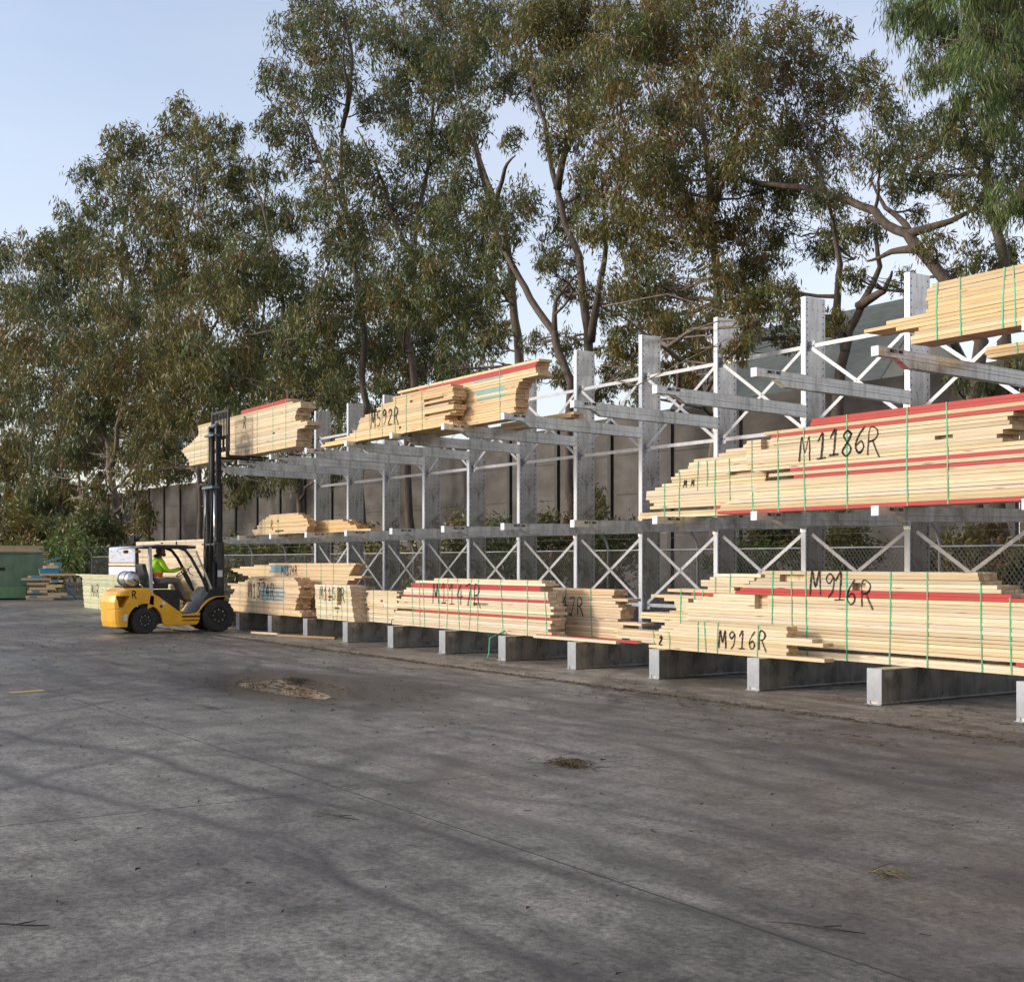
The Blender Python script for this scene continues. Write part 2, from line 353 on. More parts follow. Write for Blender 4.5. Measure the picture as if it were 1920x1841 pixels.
bp = ns.new('ShaderNodeBump'); bp.inputs['Strength'].default_value = .22; bp.inputs['Distance'].default_value = .01; ls.new(noise(ns, ls, coords(ns, ls, (1, 1, 1), 'World'), 9), bp.inputs['Height']); ls.new(bp.outputs[0], b.inputs['Normal'])
tr = ns.new('ShaderNodeBsdfTransparent'); mx = ns.new('ShaderNodeMixShader'); rp = ramp(ns, [(.40, 0.0), (.50, 1.0)])
ls.new(noise(ns, ls, coords(ns, ls, (1.6, 3.4, 1), 'World'), 1.7, 7, .7, .6), rp.inputs[0]); ls.new(rp.outputs[0], mx.inputs[0]); ls.new(tr.outputs[0], mx.inputs[1]); ls.new(b.outputs[0], mx.inputs[2]); ls.new(mx.outputs[0], ns['Material Output'].inputs[0])
tag(g.build('puddle', mw), kind='structure')
g = MB(); g.add([(-17.2, 3.62, .004), (-17.03, 3.62, .004), (-17.12, 4.06, .004), (-17.29, 4.06, .004)], [(0, 1, 2, 3)])
tag(g.build('yellow_line', simple('worn_yellow_paint', (.62, .36, .05), (.42, .26, .07), .7, 0, 14)), kind='structure')

# ------------------------------------------------------------------ concrete wall behind the trees
M_WALL = simple('precast_concrete', (.125, .115, .105), (.08, .073, .066), .88, 0, 1.1, (1, 1, 1.6), bump=.25)
M_WPOST = simple('wall_post_steel', (.045, .042, .04), (.03, .028, .027), .6)
VW = 24.8; WZ = 6.15
wall = empty('concrete_wall', (-60, VW, 0), label='tall grey precast concrete wall with dark steel posts running behind the gum trees', cat='wall')
for i in range(58):
    x0 = -125 + 2.9 * i; z1 = WZ + rnd.uniform(-.04, .04)
    g = MB()
    for k in range(5):
        za, zb = .1 + k * (z1 - .1) / 5, .1 + (k + 1) * (z1 - .1) / 5 - .012
        g.box(x0 + .13 + 60, x0 + 2.77 + 60, 0, .15, za, zb)
    g.build('panel', M_WALL, wall)
    g = MB(); g.box(x0 - .08 + 60, x0 + .08 + 60, -.09, -.07, 0, z1 + .03); g.box(x0 - .02 + 60, x0 + .02 + 60, -.07, .13, 0, z1 + .03); g.build('post', M_WPOST, wall)

# ------------------------------------------------------------------ shed beyond the wall
M_ROOF = simple('weathered_green_roof', (.17, .19, .165), (.12, .135, .115), .6, .1, 2.5, (1, 4, 4))
M_CREAM = simple('cream_cladding', (.52, .49, .36), (.46, .43, .31), .6, 0, 3)
shed = empty('shed', (-26.3, 30, 0), label='shed with grey green roof and cream gable showing above the concrete wall', cat='shed')
g = MB(); g.box(-9, 0, 0, 5, 0, 6.9); g.prism([(0, 6.9), (5, 6.9), (2.5, 9.75)], -9, 0, axis='x'); g.build('wall', M_CREAM, shed)
for nm, y0, y1 in (('front', -.3, 2.5), ('back', 5.3, 2.5)):
    g = MB(); g.add([(-9.4, y0, 6.55), (.25, y0, 6.55), (.25, y1, 9.83), (-9.4, y1, 9.83), (-9.4, y0, 6.63), (.25, y0, 6.63), (.25, y1, 9.93), (-9.4, y1, 9.93)],
                    [(0, 3, 2, 1), (4, 5, 6, 7), (0, 1, 5, 4), (1, 2, 6, 5), (2, 3, 7, 6), (3, 0, 4, 7)])
    g.build('roof', M_ROOF, shed, fixn=True)

# ------------------------------------------------------------------ chain link fence
M_WIRE = simple('fence_wire', (.22, .22, .21), (.14, .14, .135), .5, .4); M_FPOST = simple('fence_post_steel', (.36, .37, .37), (.25, .26, .26), .5, .5)
VF = 17.6; fence = empty('chain_link_fence', (-30, VF, 0), label='grey chain link fence with bent top arms between the steel rack and the trees', cat='fence')
g = MB(); FX0, FX1, FH = -110.0, 16.0, 1.85; w = .0055
def wire(a, b_):
    a, b_ = Vector(a), Vector(b_); d = (b_ - a).normalized(); n = Vector((0, 1, 0)).cross(d) * w
    g.add([a + n, b_ + n, b_ + Vector((0, .005, 0)), a + Vector((0, .005, 0)), a - n, b_ - n], [(0, 1, 2, 3), (3, 2, 5, 4)])
step = .085; n = int((-18 - FX0) / .14)
x = FX0
while x < FX1:
    st = .17 if x < -45 else step
    wire((x + 30, 0, .05), (x + 1.4 + 30, 0, .05 + FH)); wire((x + 1.4 + 30, .006, .05), (x + 30, .006, .05 + FH)); x += st
g.build('wire_mesh', M_WIRE, fence)
x = FX0
while x < FX1 + 1.5:
    g = MB(); g.tube([(x + 30, .03, 0), (x + 30, .03, 1.95), (x + 30, -.03, 2.12), (x + 30, -.2, 2.32), (x + 30, -.34, 2.4)], .03, 8); g.build('post', M_FPOST, fence); x += 3.0
g = MB(); g.tube([(FX0 + 30, .03, FH + .06), (FX1 + 31, .03, FH + .06)], .02, 6); g.build('rail', M_FPOST, fence)
for q in range(3):
    g = MB(); g.tube([(FX0 + 30, -.08 - .12 * q, 2.16 + .11 * q), (FX1 + 31, -.08 - .12 * q, 2.16 + .11 * q)], .004, 4); g.build('barbed_wire', M_WIRE, fence)

# ------------------------------------------------------------------ cantilever rack
UK = lambda k: -10.21 + 1.992 * k
VB, VP = 11.7, 14.66
TIER = ((4.15, 4.07, .185), (2.30, 2.33, .165))
K0, K1 = -11, 3
GLY = {'M': [[(0, 0), (.08, 1), (.3, .35), (.5, 1), (.6, 0)]], '1': [[(.08, .72), (.32, 1), (.3, 0)], [(.08, 0), (.52, .02)]],
 'l': [[(.08, .72), (.32, 1), (.26, 0)]], '8': [[(.5, .85), (.3, 1), (.1, .82), (.3, .55), (.52, .25), (.3, 0), (.08, .2), (.3, .52), (.5, .85)]],
 '6': [[(.48, 1), (.2, .65), (.08, .28), (.28, 0), (.5, .2), (.36, .46), (.12, .3)]], 'R': [[(.05, 0), (.08, 1), (.4, .98), (.5, .76), (.34, .56), (.08, .5)], [(.26, .52), (.62, -.12)]],
 '9': [[(.5, .82), (.28, 1), (.08, .8), (.24, .58), (.5, .82), (.46, .3), (.24, 0)]], '5': [[(.5, 1), (.12, .95), (.1, .6), (.4, .55), (.5, .25), (.3, 0), (.08, .06)]],
 '2': [[(.08, .8), (.28, 1), (.48, .8), (.3, .45), (.06, .04), (.56, 0)]], '3': [[(.1, .95), (.46, .98), (.24, .58), (.5, .35), (.34, 0), (.06, .05)]],
 '7': [[(.05, .95), (.52, 1), (.24, 0)]], '4': [[(.36, 1), (.04, .4), (.56, .42)], [(.4, .75), (.36, 0)]],
 'U': [[(.05, 1), (.08, .15), (.28, 0), (.5, .15), (.54, 1)]], 'L': [[(.08, 1), (.08, 0), (.5, 0)]], 'T': [[(0, 1), (.56, 1)], [(.28, 1), (.28, 0)]], 'I': [[(.28, 1), (.28, 0)]],
 'A': [[(0, 0), (.28, 1), (.56, 0)], [(.1, .38), (.46, .38)]], 'X': [[(.02, 0), (.54, 1)], [(.02, 1), (.54, 0)]], 'Z': [[(.05, .95), (.5, .98), (.05, .03), (.55, .06)]], ' ': []}
def strokes(g, text, org, ex, ez, n, h, w, slant=0, wob=0, adv=.78):
    """hand-lettered strokes in the plane org + ex*x + ez*z; n points out of the surface"""
    org, ex, ez, n = Vector(org), Vector(ex), Vector(ez), Vector(n); x = 0
    for ch in text:
        dz = rnd.uniform(-wob, wob) * h
        for line in GLY.get(ch, []):
            P = [org + ex * (h * (x + px + slant * py)) + ez * (h * py + dz) for px, py in line]
            if w > .01 and len(P) > 2:
                Q = [P[0] * 2 - P[1]] + P + [P[-1] * 2 - P[-2]]; S = []
                for i in range(1, len(Q) - 2):
                    p0, p1, p2, p3 = Q[i - 1:i + 3]
                    for q in range(4):
                        t = q / 4; S.append(.5 * (2 * p1 + (p2 - p0) * t + (2 * p0 - 5 * p1 + 4 * p2 - p3) * t * t + (3 * p1 - p0 - 3 * p2 + p3) * t ** 3))
                P = S + [P[-1]]
            ww = w
            for a, b in zip(P[:-1], P[1:]):
                if w > .01: ww = min(max(ww + rnd.uniform(-.22, .22) * w, w * .55), w * 1.35)
                d = (b - a).normalized(); sd = n.cross(d).normalized() * ww / 2; e = d * w * .3
                t = n * .0025
                g.add([a - e - sd, b + e - sd, b + e + sd, a - e + sd, a - e - sd + t, b + e - sd + t, b + e + sd + t, a - e + sd + t],
                      [(4, 5, 6, 7), (0, 1, 5, 4), (1, 2, 6, 5), (2, 3, 7, 6), (3, 0, 4, 7)])
        x += adv
rack = empty('cantilever_rack', (UK(-5), VP, 0), label='long galvanised steel cantilever rack with two tiers of arms carrying timber packs', cat='storage rack')
ox = UK(-5)
def c2(o, loc, parent=None):
    c = o.copy(); COL.objects.link(c); c.parent = parent or o.parent; c.location = loc; return c
proto = {}
for k in range(K0, K1 + 1):
    x = UK(k) - ox
    if 'post' not in proto:
        g = MB(); g.box(-.042, .042, .004, .426, .42, 5.74); g.box(-.047, .047, 0, .004, .42, 5.742, 1); g.box(-.047, .047, .426, .43, .42, 5.742, 1)
        g.box(.042, .047, .004, .03, .42, 5.738, 1); g.box(.042, .046, .40, .426, .42, 5.738, 0)
        proto['post'] = g.build('post', [M_POST, M_FLANGE], rack, loc=(x, 0, 0))
        g = MB(); L0 = VB - VP
        g.box(-.085, .085, L0 + .006, .64, .03, .395); g.box(-.11, .11, L0 + .006, .64, .395, .417); g.box(-.11, .11, L0 + .006, .64, .006, .03)
        proto['base'] = g.build('base_beam', M_BASE, rack, bevel=.004, loc=(x, 0, 0))
        g = MB(); g.box(-.11, .11, L0 - .004, L0 + .006, .045, .42); g.box(-.11, -.06, L0 - .004, L0 + .006, 0, .045); g.box(.05, .11, L0 - .004, L0 + .006, 0, .045); g.box(-.12, .12, L0 - .03, L0 - .004, .0, .008)
        proto['plate'] = g.build('end_plate', M_PLATE, proto['base'], bevel=.003)
        for ti, (zt, zr, dr) in enumerate(TIER):
            L = VP - VB - .02; up = lambda s: zt + (zr - zt) * s / L
            a, b_ = .34, .53                                   # where the underside steps down
            g = MB(); d1 = .105
            prof_t = [(-L, up(0) - d1), (-L, up(0)), (-.004, zr), (-.004, zr - d1)]
            g.prism(prof_t, -.05, .05, axis='x')
            zb = lambda s: up(s) - dr - .02 * (1 - s / L)
            prof_b = [(-L + a, up(a) - d1 - .004), (-.004, zr - d1 - .004), (-.004, zr - dr), (-L + b_, zb(b_))]
            g.prism(prof_b, -.047, .047, axis='x')
            # rolled lips along the profile
            for q in (0.0, .052):
                g.bar((.051, -L + .01, up(0) - .006 - q), (.051, -.01, zr - .006 - q), .008, .007)
            g.bar((.05, -L + b_, zb(b_) + .006), (.05, -.01, zr - dr + .006), .01, .008)
            g.box(-.06, .06, -.004, 0, zr - dr - .05, zr + .02)
            proto['arm%d' % ti] = g.build('arm', M_GALV, rack, loc=(x, 0, 0), fixn=True)
            g = MB(); g.box(-.056, .056, -L - .014, -L, up(0) - d1 - .006, up(0) + .006); proto['cap%d' % ti] = g.build('end_cap', M_CAP, proto['arm%d' % ti], bevel=.003)
            g = MB(); strokes(g, 'MULTI MAX', (.0555, -L + .19, up(.2) - .052), (0, 1, 0), (0, 0, 1), (1, 0, 0), .034, .0075, adv=.74); proto['txt%d' % ti] = g.build('lettering', M_GREYINK, proto['arm%d' % ti])
    else:
        for nm in ('post', 'base', 'arm0', 'arm1'):
            o = c2(proto[nm], (x, 0, 0), rack)
            if nm == 'base': c2(proto['plate'], (0, 0, 0), o)
            elif nm != 'post': c2(proto['cap' + nm[-1]], (0, 0, 0), o); c2(proto['txt' + nm[-1]], (0, 0, 0), o)
for k in range(K0, K1):
    x0, x1 = UK(k) - ox + .047, UK(k + 1) - ox - .047
    for z in (4.98, 3.70, .88):
        g = MB(); g.box(x0, x1, .10, .106, z - .03, z + .03); g.box(x0, x1, .106, .15, z + .024, z + .03)
        g.box(x0, x0 + .10, .094, .10, z - .075, z + .075, 0); g.box(x1 - .10, x1, .094, .10, z - .075, z + .075, 0)
        for bx in (x0 + .03, x0 + .075, x1 - .03, x1 - .075): g.tube([(bx, .094, z), (bx, .084, z)], .011, 6, 1)
        g.build('horizontal_rail', [M_BRACE, M_GREYINK], rack)
    for (za, zb) in ((3.74, 4.94), (.93, 2.08)):
        g = MB(); g.bar((x0 + .06, .09, za), (x1 - .06, .09, zb), .055, .006, 0, (0, 1, 0)); g.build('diagonal_brace', M_BRACE, rack)
        g = MB(); g.bar((x0 + .06, .078, zb), (x1 - .06, .078, za), .055, .006, 0, (0, 1, 0))
        xm, zm = (x0 + x1) / 2, (za + zb) / 2; g.tube([(xm, .078, zm), (xm, .062, zm)], .013, 6); g.build('diagonal_brace', M_BRACE, rack)

# ------------------------------------------------------------------ timber packs
P_ = .0465
def prof(pts, t):
    for (a, x), (b, y) in zip(pts[:-1], pts[1:]):
        if t <= b: return x + (y - x) * (t - a) / max(b - a, 1e-6)
    return pts[-1][1]
PACKS = []
def board(g, x0, x1, y0, y1, z0, z1, sag=None):
    """one sawn board; end faces get end grain"""
    vs = [(x, y, z) for z in (z0, z1) for y in (y0, y1) for x in (x0, x1)]
    g.add(vs, [(0, 2, 3, 1), (4, 5, 7, 6), (0, 1, 5, 4), (2, 6, 7, 3)], 0); g.add(vs, [(0, 4, 6, 2), (1, 3, 7, 5)], 1)
def pack(label, v, z0, n, left, right, cols=3, jit=.12, red={}, blue=(), straps=(), text=None, tint=(1, 1, 1), px=True, group=None, split=.12,
         w=.09, gaps=(), strap_tilt=.03, skew=0, pitch=P_, paint=None, at=None, adv=.82, seed=1):
    r = random.Random(seed * 91 + n)
    f = (lambda x: UU(x, v)) if px else (lambda x: x)
    lf = [(t, f(x)) for t, x in left]; rt = [(t, f(x)) for t, x in right]
    c = (lf[0][1] + rt[0][1]) / 2
    root = empty('timber_pack', (c, v, z0) if at is None else (at[0], at[1], z0), skew, label=label, cat='timber pack', group=group)
    ext = []
    for i in range(n):
        t = i / max(n - 1, 1); zz = i * pitch + (.0 if i else 0)
        la = prof(lf, t) - c + r.uniform(-jit, jit); rb = prof(rt, t) - c + r.uniform(-jit, jit)
        if i in red and len(red[i]) > 2: la, rb = f(red[i][1]) - c, f(red[i][2]) - c
        ext.append((la, rb))
        for cidx in range(cols):
            l2, r2 = (la, rb) if cidx == 0 else (la + r.uniform(-jit * .3, jit * .6), rb + r.uniform(-jit * .6, jit * .3))
            y0 = cidx * (w + .004) + (r.uniform(-.0035, .0035) if cidx == 0 else 0)
            h = pitch - r.choice((.0025, .0025, .0035, .006))
            segs = [(l2, r2)]
            if i not in red and r.random() < split and r2 - l2 > 1.2:
                m = r.uniform(l2 + .5, r2 - .5); gp = r.choice((.012, .1, .25, .5)) if cidx == 0 else .02
                if 0 < i < n - 1: segs = [(l2, m), (min(m + gp, r2 - .2), r2)]
            for (ga, gb, gi, gj) in gaps:
                if cidx == 0 and gi <= i <= gj:
                    ga_, gb_ = f(ga) - c, f(gb) - c; out = []
                    for (sa, sb) in segs:
                        if sa < ga_ and sb > gb_: out += [(sa, ga_), (gb_, sb)]
                        elif ga_ <= sa < gb_ < sb: out.append((gb_, sb))
                        elif sa < ga_ < sb <= gb_: out.append((sa, ga_))
                        elif sa >= gb_ or sb <= ga_: out.append((sa, sb))
                    segs = out
            for (sa, sb) in segs:
                if sb - sa < .08: continue
                isred = i in red and (red[i][0] == 'all' or cidx == 0)
                isblue = i in blue and cidx == 0
                g = MB(); o0 = (sa + sb) / 2
                board(g, sa - o0, sb - o0, 0, w, 0, h)
                o = g.build('red_board' if isred else 'board', [M_RED if isred else M_PINE, M_END], root, loc=(o0, y0, zz))
                o.rotation_euler = (0, r.uniform(-1, 1) * min(.0012, .004 / (sb - sa)), r.uniform(-1, 1) * min(.004, .008 / (sb - sa)))
                q = r.uniform(.94, 1.04); o.color = (tint[0] * q, tint[1] * q, tint[2] * q, 1)
                if isblue:                 # painted stretch on the face of the board
                    p0, p1 = f(paint[0]) - c + r.uniform(-.08, .08), f(paint[1]) - c + r.uniform(-.08, .08)
                    p0, p1 = max(p0, sa + .02), min(p1, sb - .02)
                    if p1 - p0 > .1:
                        g = MB(); g.box(p0 - o0, p1 - o0, -.002, 0, .003, h - .003); g.build('painted_patch', paint[2], o)
    D = cols * (w + .004)
    for sx in straps:
        xs = f(sx) - c if not isinstance(sx, tuple) else f(sx[0]) - c
        i0 = 0 if not isinstance(sx, tuple) else sx[1]; i1 = n - 1 if not isinstance(sx, tuple) else sx[2]
        ids = [i for i in range(i0, i1 + 1) if ext[i][0] < xs - .02 and ext[i][1] > xs + .02]
        if not ids: continue
        za, zb = ids[0] * pitch - .003, (ids[-1] + 1) * pitch + .001; tl = r.uniform(-strap_tilt, strap_tilt)
        xa, xb = xs, xs + tl; xm = (xa + xb) / 2 + r.uniform(-.012, .012); zm = (za + zb) / 2; hw = .0085; g = MB(); y0, y1 = -.007, D + .004
        P = [(xb, y1, zb), (xb, y0, zb), (xm, y0 - .001, zm), (xa, y0, za), (xa, y1, za)]
        for a, b_ in zip(P, P[1:] + P[:1]):
            g.add([(a[0] - hw, a[1], a[2]), (a[0] + hw, a[1], a[2]), (b_[0] + hw, b_[1], b_[2]), (b_[0] - hw, b_[1], b_[2])], [(0, 1, 2, 3)])
        g.build('strap', M_STRAP, root)
    if text:
        for (s, tx, zt, h, wd, slant) in text:
            g = MB(); strokes(g, s, (f(tx) - c, -.0065, zt), (1, 0, 0), (0, 0, 1), (0, -1, 0), h, wd, slant, .05, adv); g.build('marker_writing', M_INK, root)
    return root
Z_B, Z_M, Z_U = .42, 2.312, 4.155
Y = (1.0, .99, .95); WARM = (1.05, .93, .77); PINK = (1.03, .94, .86); PALE = (1.06, 1.06, 1.07)
# bottom level, from the right end of the photograph to the left
pack('longest ground level timber pack with broad red band, marked M916R', 12.3, Z_B, 24,
     [(0, 1290), (.55, 1285), (.62, 1300), (.80, 1390), (.86, 1400), (.93, 1430), (1, 1430)], [(0, 2060), (.78, 2060), (.79, 1880), (.87, 1872), (.9, 1842), (1, 1838)], 4, .05,
     red={17: ('f', 1378, 1960), 18: ('f', 1388, 1896), 2: ('f', 1905, 2080)}, straps=[1448, 1486, 1514, 1588, 1668, 1739, (1842, 0, 21), (1897, 0, 17)],
     text=[('M9', 1519, .80, .30, .022, .05), ('1', 1563, .74, .34, .022, .05), ('6R', 1586, .70, .30, .022, .0)],
     gaps=[(1598, 1623, 19, 20), (1462, 1508, 21, 22), (1415, 1440, 13, 16)], tint=Y, seed=3, split=.04)
pack('ragged ended timber pack beside the long M916R pack, one thin red board through it', 12.55, Z_B, 23,
     [(0, 1215), (.3, 1245), (.34, 1196), (.42, 1200), (.46, 1268), (.62, 1266), (.66, 1210), (.70, 1236), (.78, 1250), (.82, 1328), (.9, 1310), (1, 1345)], [(0, 1400), (.6, 1392), (.8, 1375), (.84, 1385), (1, 1430)], 4, .05,
     red={16: ('f', 1296, 1400)}, straps=[(1277, 0, 18), (1303, 0, 18), (1319, 0, 18), 1344, 1368], gaps=[(1328, 1350, 9, 15), (1290, 1300, 11, 14)], tint=Y, seed=4, split=.25)
pack('short low timber pack on the steel base marked M916R and 2', 11.86, Z_B, 9,
     [(0, 1218), (.1, 1232), (.4, 1226), (.6, 1256), (1, 1275)], [(0, 1545), (.06, 1545), (.08, 1478), (.45, 1474), (.5, 1540), (.62, 1540), (.64, 1478), (1, 1476)], 2, .03,
     straps=[1256, 1309, 1324, 1345, 1420], text=[('M916R', 1348, .09, .23, .02, .06), ('2', 1236, .05, .12, .02, .1)], tint=Y, seed=5, split=.05)
pack('low timber offcut pack with thin sticks lying left of the pack marked M916R', 12.5, Z_B, 4, [(0, 1175), (.5, 1160), (1, 1155)], [(0, 1240), (1, 1255)], 3, .12, straps=[1227, 1247], tint=Y, seed=6)
pack('pale timber pack with three red stripes marked M1147R', 12.05, Z_B, 20,
     [(0, 735), (.3, 742), (.55, 750), (.72, 757), (.8, 765), (.86, 745), (.9, 748), (1, 815)], [(0, 1036), (.1, 1030), (.5, 1036), (.84, 1024), (.9, 1018), (.92, 1030), (1, 1014)], 3, .05,
     red={6: ('f', 776, 1036), 12: ('f', 757, 1027), 17: ('f', 770, 1012), 16: ('f', 772, 1013)}, straps=[775, 788, 797, 824, 838, 862, 880, 896, 944, 989, 1026],
     text=[('M1147R', 812, .47, .36, .02, .0)], tint=PALE, seed=7, split=.08, strap_tilt=.09)
pack('set back timber pack with long thin sticks, marked 147R, right of the red striped pack', 12.75, Z_B, 17,
     [(0, 1020), (1, 1020)], [(0, 1165), (.3, 1170), (.32, 1225), (.35, 1160), (.5, 1165), (.6, 1166), (.8, 1152), (.84, 1235), (.87, 1150), (1, 1150)], 3, .04,
     straps=[1110, 1060], text=[('147R', 1040, .36, .27, .02, 0)], tint=PINK, seed=8)
for i, (xa, xb, nm, y0, y1, zz) in enumerate(((1005, 1195, 'long red board sticking out of the low gap beside the pack marked M1147R', 11.75, 12.2, .425), (1000, 1155, 'pale board lying under the red one beside the pack marked M1147R', 11.6, 11.9, .424))):
    a, b_ = Vector((UU(xa, y0 + .2), y0 + .2, zz)), Vector((UU(xb, y1), y1, zz)); d = b_ - a
    g = MB(); board(g, 0, d.length, 0, .09, 0, .043); o = g.build('loose_board', [M_RED if i == 0 else M_PINE, M_END]); o.location = a; o.rotation_euler = (0, -.0, math.atan2(d.y, d.x)); tag(o, nm, 'board')
pack('jumbled short pale timber pack between the marked M1152R and red striped packs', 12.2, Z_B, 14, [(0, 668), (.4, 690), (.75, 682), (.9, 690), (1, 690)], [(0, 735), (.5, 745), (1, 748)], 3, .1, straps=[700, 727], tint=PALE, seed=9, split=.3)
pack('small square pale timber pack marked M1152R with fluttering strap ends', 11.9, Z_B, 16, [(0, 594), (.3, 592), (1, 590)], [(0, 664), (1, 656)], 4, .02, straps=[601, 613, 625, 632, 641, 652], text=[('M1152R', 600, .42, .26, .018, 0)],
     gaps=[(632, 640, 7, 14)], tint=PALE, seed=10, strap_tilt=.08)
pack('timber pack with narrow pieces hidden behind the small pack marked M1152R', 12.7, Z_B, 14, [(0, 560), (1, 570)], [(0, 676), (.8, 672), (1, 690)], 2, .1, red={13: ('f', 565, 680)}, straps=[577], tint=PINK, seed=11)
pack('lower pinkish timber pack with blue painted stripes marked M1374R', 11.95, Z_B, 19, [(0, 425), (.4, 432), (.6, 440), (.8, 425), (.85, 455), (1, 470)], [(0, 566), (.12, 560), (.2, 552), (.6, 560), (.8, 563), (1, 552)], 4, .08,
     blue=(7, 9, 11, 13), paint=(489, 532, M_BLUE), straps=[450, 472, 482, 495, 532], text=[('M1374R', 466, .38, .34, .026, .05)], tint=PINK, seed=12)
pack('upper pinkish timber pack stacked behind the striped one, blue patch by its M1374R mark', 12.55, .42, 26, [(0, 455), (.6, 460), (.7, 470), (.82, 442), (.87, 430), (.93, 455), (1, 505)], [(0, 655), (.55, 660), (.56, 682), (.6, 650), (.7, 652), (.75, 684), (.8, 655), (1, 666)], 3, .03,
     blue=(21, 22, 23, 24), paint=(506, 541, M_BLUE), straps=[498, 575, 603, 626], text=[('M1374R', 528, .93, .2, .02, 0)], tint=PINK, seed=13, split=.04)
# middle arms
pack('huge mid level timber pack with red top boards, marked M1186R', 12.2, Z_M, 25,
     [(0, 1345), (.1, 1352), (.2, 1400), (.3, 1420), (.42, 1440), (.55, 1395), (.7, 1402), (.82, 1392), (.9, 1430), (.96, 1445), (1, 1470)], [(0, 2080), (.55, 2080), (.57, 1885), (.64, 1868), (.7, 1902), (.76, 1885), (.85, 1900), (.87, 2080), (1, 2080)], 4, .04,
     red={0: ('f', 1345, 2000), 9: ('f', 1488, 2080), 11: ('f', 1482, 2080), 21: ('f', 1446, 2080), 23: ('all', 1520, 2080), 24: ('all', 1522, 2080)},
     straps=[1412, 1460, 1510, 1589, 1702, 1778], adv=.67, text=[('M', 1499, .63, .30, .024, .08), ('1186R', 1530, .66, .31, .024, .08)], gaps=[(1388, 1404, 5, 8), (1427, 1445, 18, 20)], tint=Y, seed=14, split=.05)
pack('ragged mid level timber pack with stepped left end, beside the pack marked M1186R', 12.45, Z_M, 17,
     [(0, 1196), (.1, 1200), (.15, 1215), (.28, 1228), (.33, 1212), (.5, 1212), (.55, 1226), (.62, 1240), (.68, 1260), (.75, 1258), (.8, 1268), (.85, 1262), (.92, 1290), (1, 1292)], [(0, 1390), (.5, 1430), (1, 1450)], 3, .015,
     red={2: ('f', 1338, 1372)}, straps=[(1246, 0, 10), (1274, 0, 10), (1275, 10, 15), (1308, 8, 16), (1326, 9, 16), 1342, 1370], text=[('M', 1282, .43, .1, .014, .2), ('M', 1296, .43, .1, .014, .2)], tint=Y, seed=15, split=.2)
pack('third tapering part of the mid level load, stepping up to the pack marked M1186R', 12.5, Z_M + 17 * P_, 4, [(0, 1300), (.3, 1345), (.7, 1365), (1, 1395)], [(0, 1480), (1, 1500)], 3, .03, tint=Y, seed=16, straps=[1415])
pack('small untidy timber pack with orange sticks alone on the left mid arms', 12.0, 2.312, 10, [(0, 478), (.2, 470), (.3, 482), (.6, 486), (.8, 492), (1, 505)], [(0, 575), (.4, 580), (.7, 575), (1, 560)], 2, .06, straps=[497, 522], text=[('R', 508, .12, .2, .016, .1)], tint=WARM, seed=17)
pack('loose spread of orange sticks behind the untidy pack on the left mid arms', 12.4, 2.316, 6, [(0, 560), (1, 560)], [(0, 690), (.3, 670), (.5, 660), (1, 645)], 3, .2, tint=(1.04, .84, .58), seed=18, straps=[615], text=None)
# top arms
pack('orange toned top level timber pack marked M592R with green straps', 11.95, Z_U, 16,
     [(0, 600), (.08, 612), (.2, 655), (.3, 668), (.4, 672), (.6, 676), (.66, 680), (.7, 705), (.85, 705), (.9, 735), (1, 738)], [(0, 850), (.15, 830), (.3, 850), (.5, 848), (.54, 842), (.8, 852), (1, 848)], 3, .05,
     straps=[667, 694, 717, 741, 762, 792], text=[('M592R', 696, .22, .30, .022, .05)], gaps=[(796, 848, 5, 5), (796, 846, 9, 9), (796, 832, 11, 11)], tint=WARM, seed=19, split=.1)
pack('orange top level timber pack with a red board, behind the one marked M592R', 12.3, Z_U, 20,
     [(0, 720), (.8, 740), (.95, 745), (1, 745)], [(0, 950), (.1, 965), (.5, 968), (.68, 975), (.72, 1010), (.9, 1000), (1, 1012)], 3, .025, red={17: ('f', 790, 1004), 18: ('f', 785, 1006)}, blue=(9, 11, 12, 16), paint=(890, 945, M_TEAL), straps=[(805, 10, 19), (831, 10, 19), 938], tint=WARM, seed=20, split=.04)
pack('thin bundle of orange battens on the top arms reaching past the rack post', 13.2, Z_U - .02, 3, [(0, 900), (1, 930)], [(0, 1055), (1, 1070)], 3, .2, tint=WARM, seed=21, straps=[])
pack('short orange timber block at the back of the top level, peeping above the red board', 12.75, Z_U, 22, [(0, 800), (1, 805)], [(0, 900), (.9, 900), (1, 895)], 2, .05, tint=WARM, seed=22, straps=[820, 850])
pack('topmost right timber pack jutting left past the last tall post', 12.0, 4.16, 14,
     [(0, 1706), (.2, 1715), (.28, 1735), (.34, 1622), (.44, 1622), (.5, 1738), (.9, 1738), (1, 1745)], [(0, 2080), (1, 2080)], 4, .02, straps=[1757, 1802, 1880, 1904], tint=(1.02, .93, .76), seed=23, split=.05)
pack('small bundle of studs slung beneath the topmost right pack', 13.4, 4.12, 3, [(0, 1855), (1, 1850)], [(0, 2080), (1, 2080)], 3, .05, straps=[1908], tint=WARM, seed=24)
# on the forks
load = pack('raised pale timber pack with red top board carried on the forklift forks', 11.75, 4.24, 24,
     [(0, 356), (.2, 350), (.4, 340), (.55, 360), (.7, 372), (1, 372)], [(0, 556), (.3, 556), (.36, 576), (.46, 574), (.5, 553), (.72, 555), (.76, 563), (.88, 563), (.92, 546), (1, 540)], 4, .05,
     red={22: ('f', 452, 540), 23: ('all', 452, 540)}, straps=[365, 377, 389, 405, 483, 512, 536], text=[('R', 457, .66, .26, .024, .05)], tint=Y, seed=25)
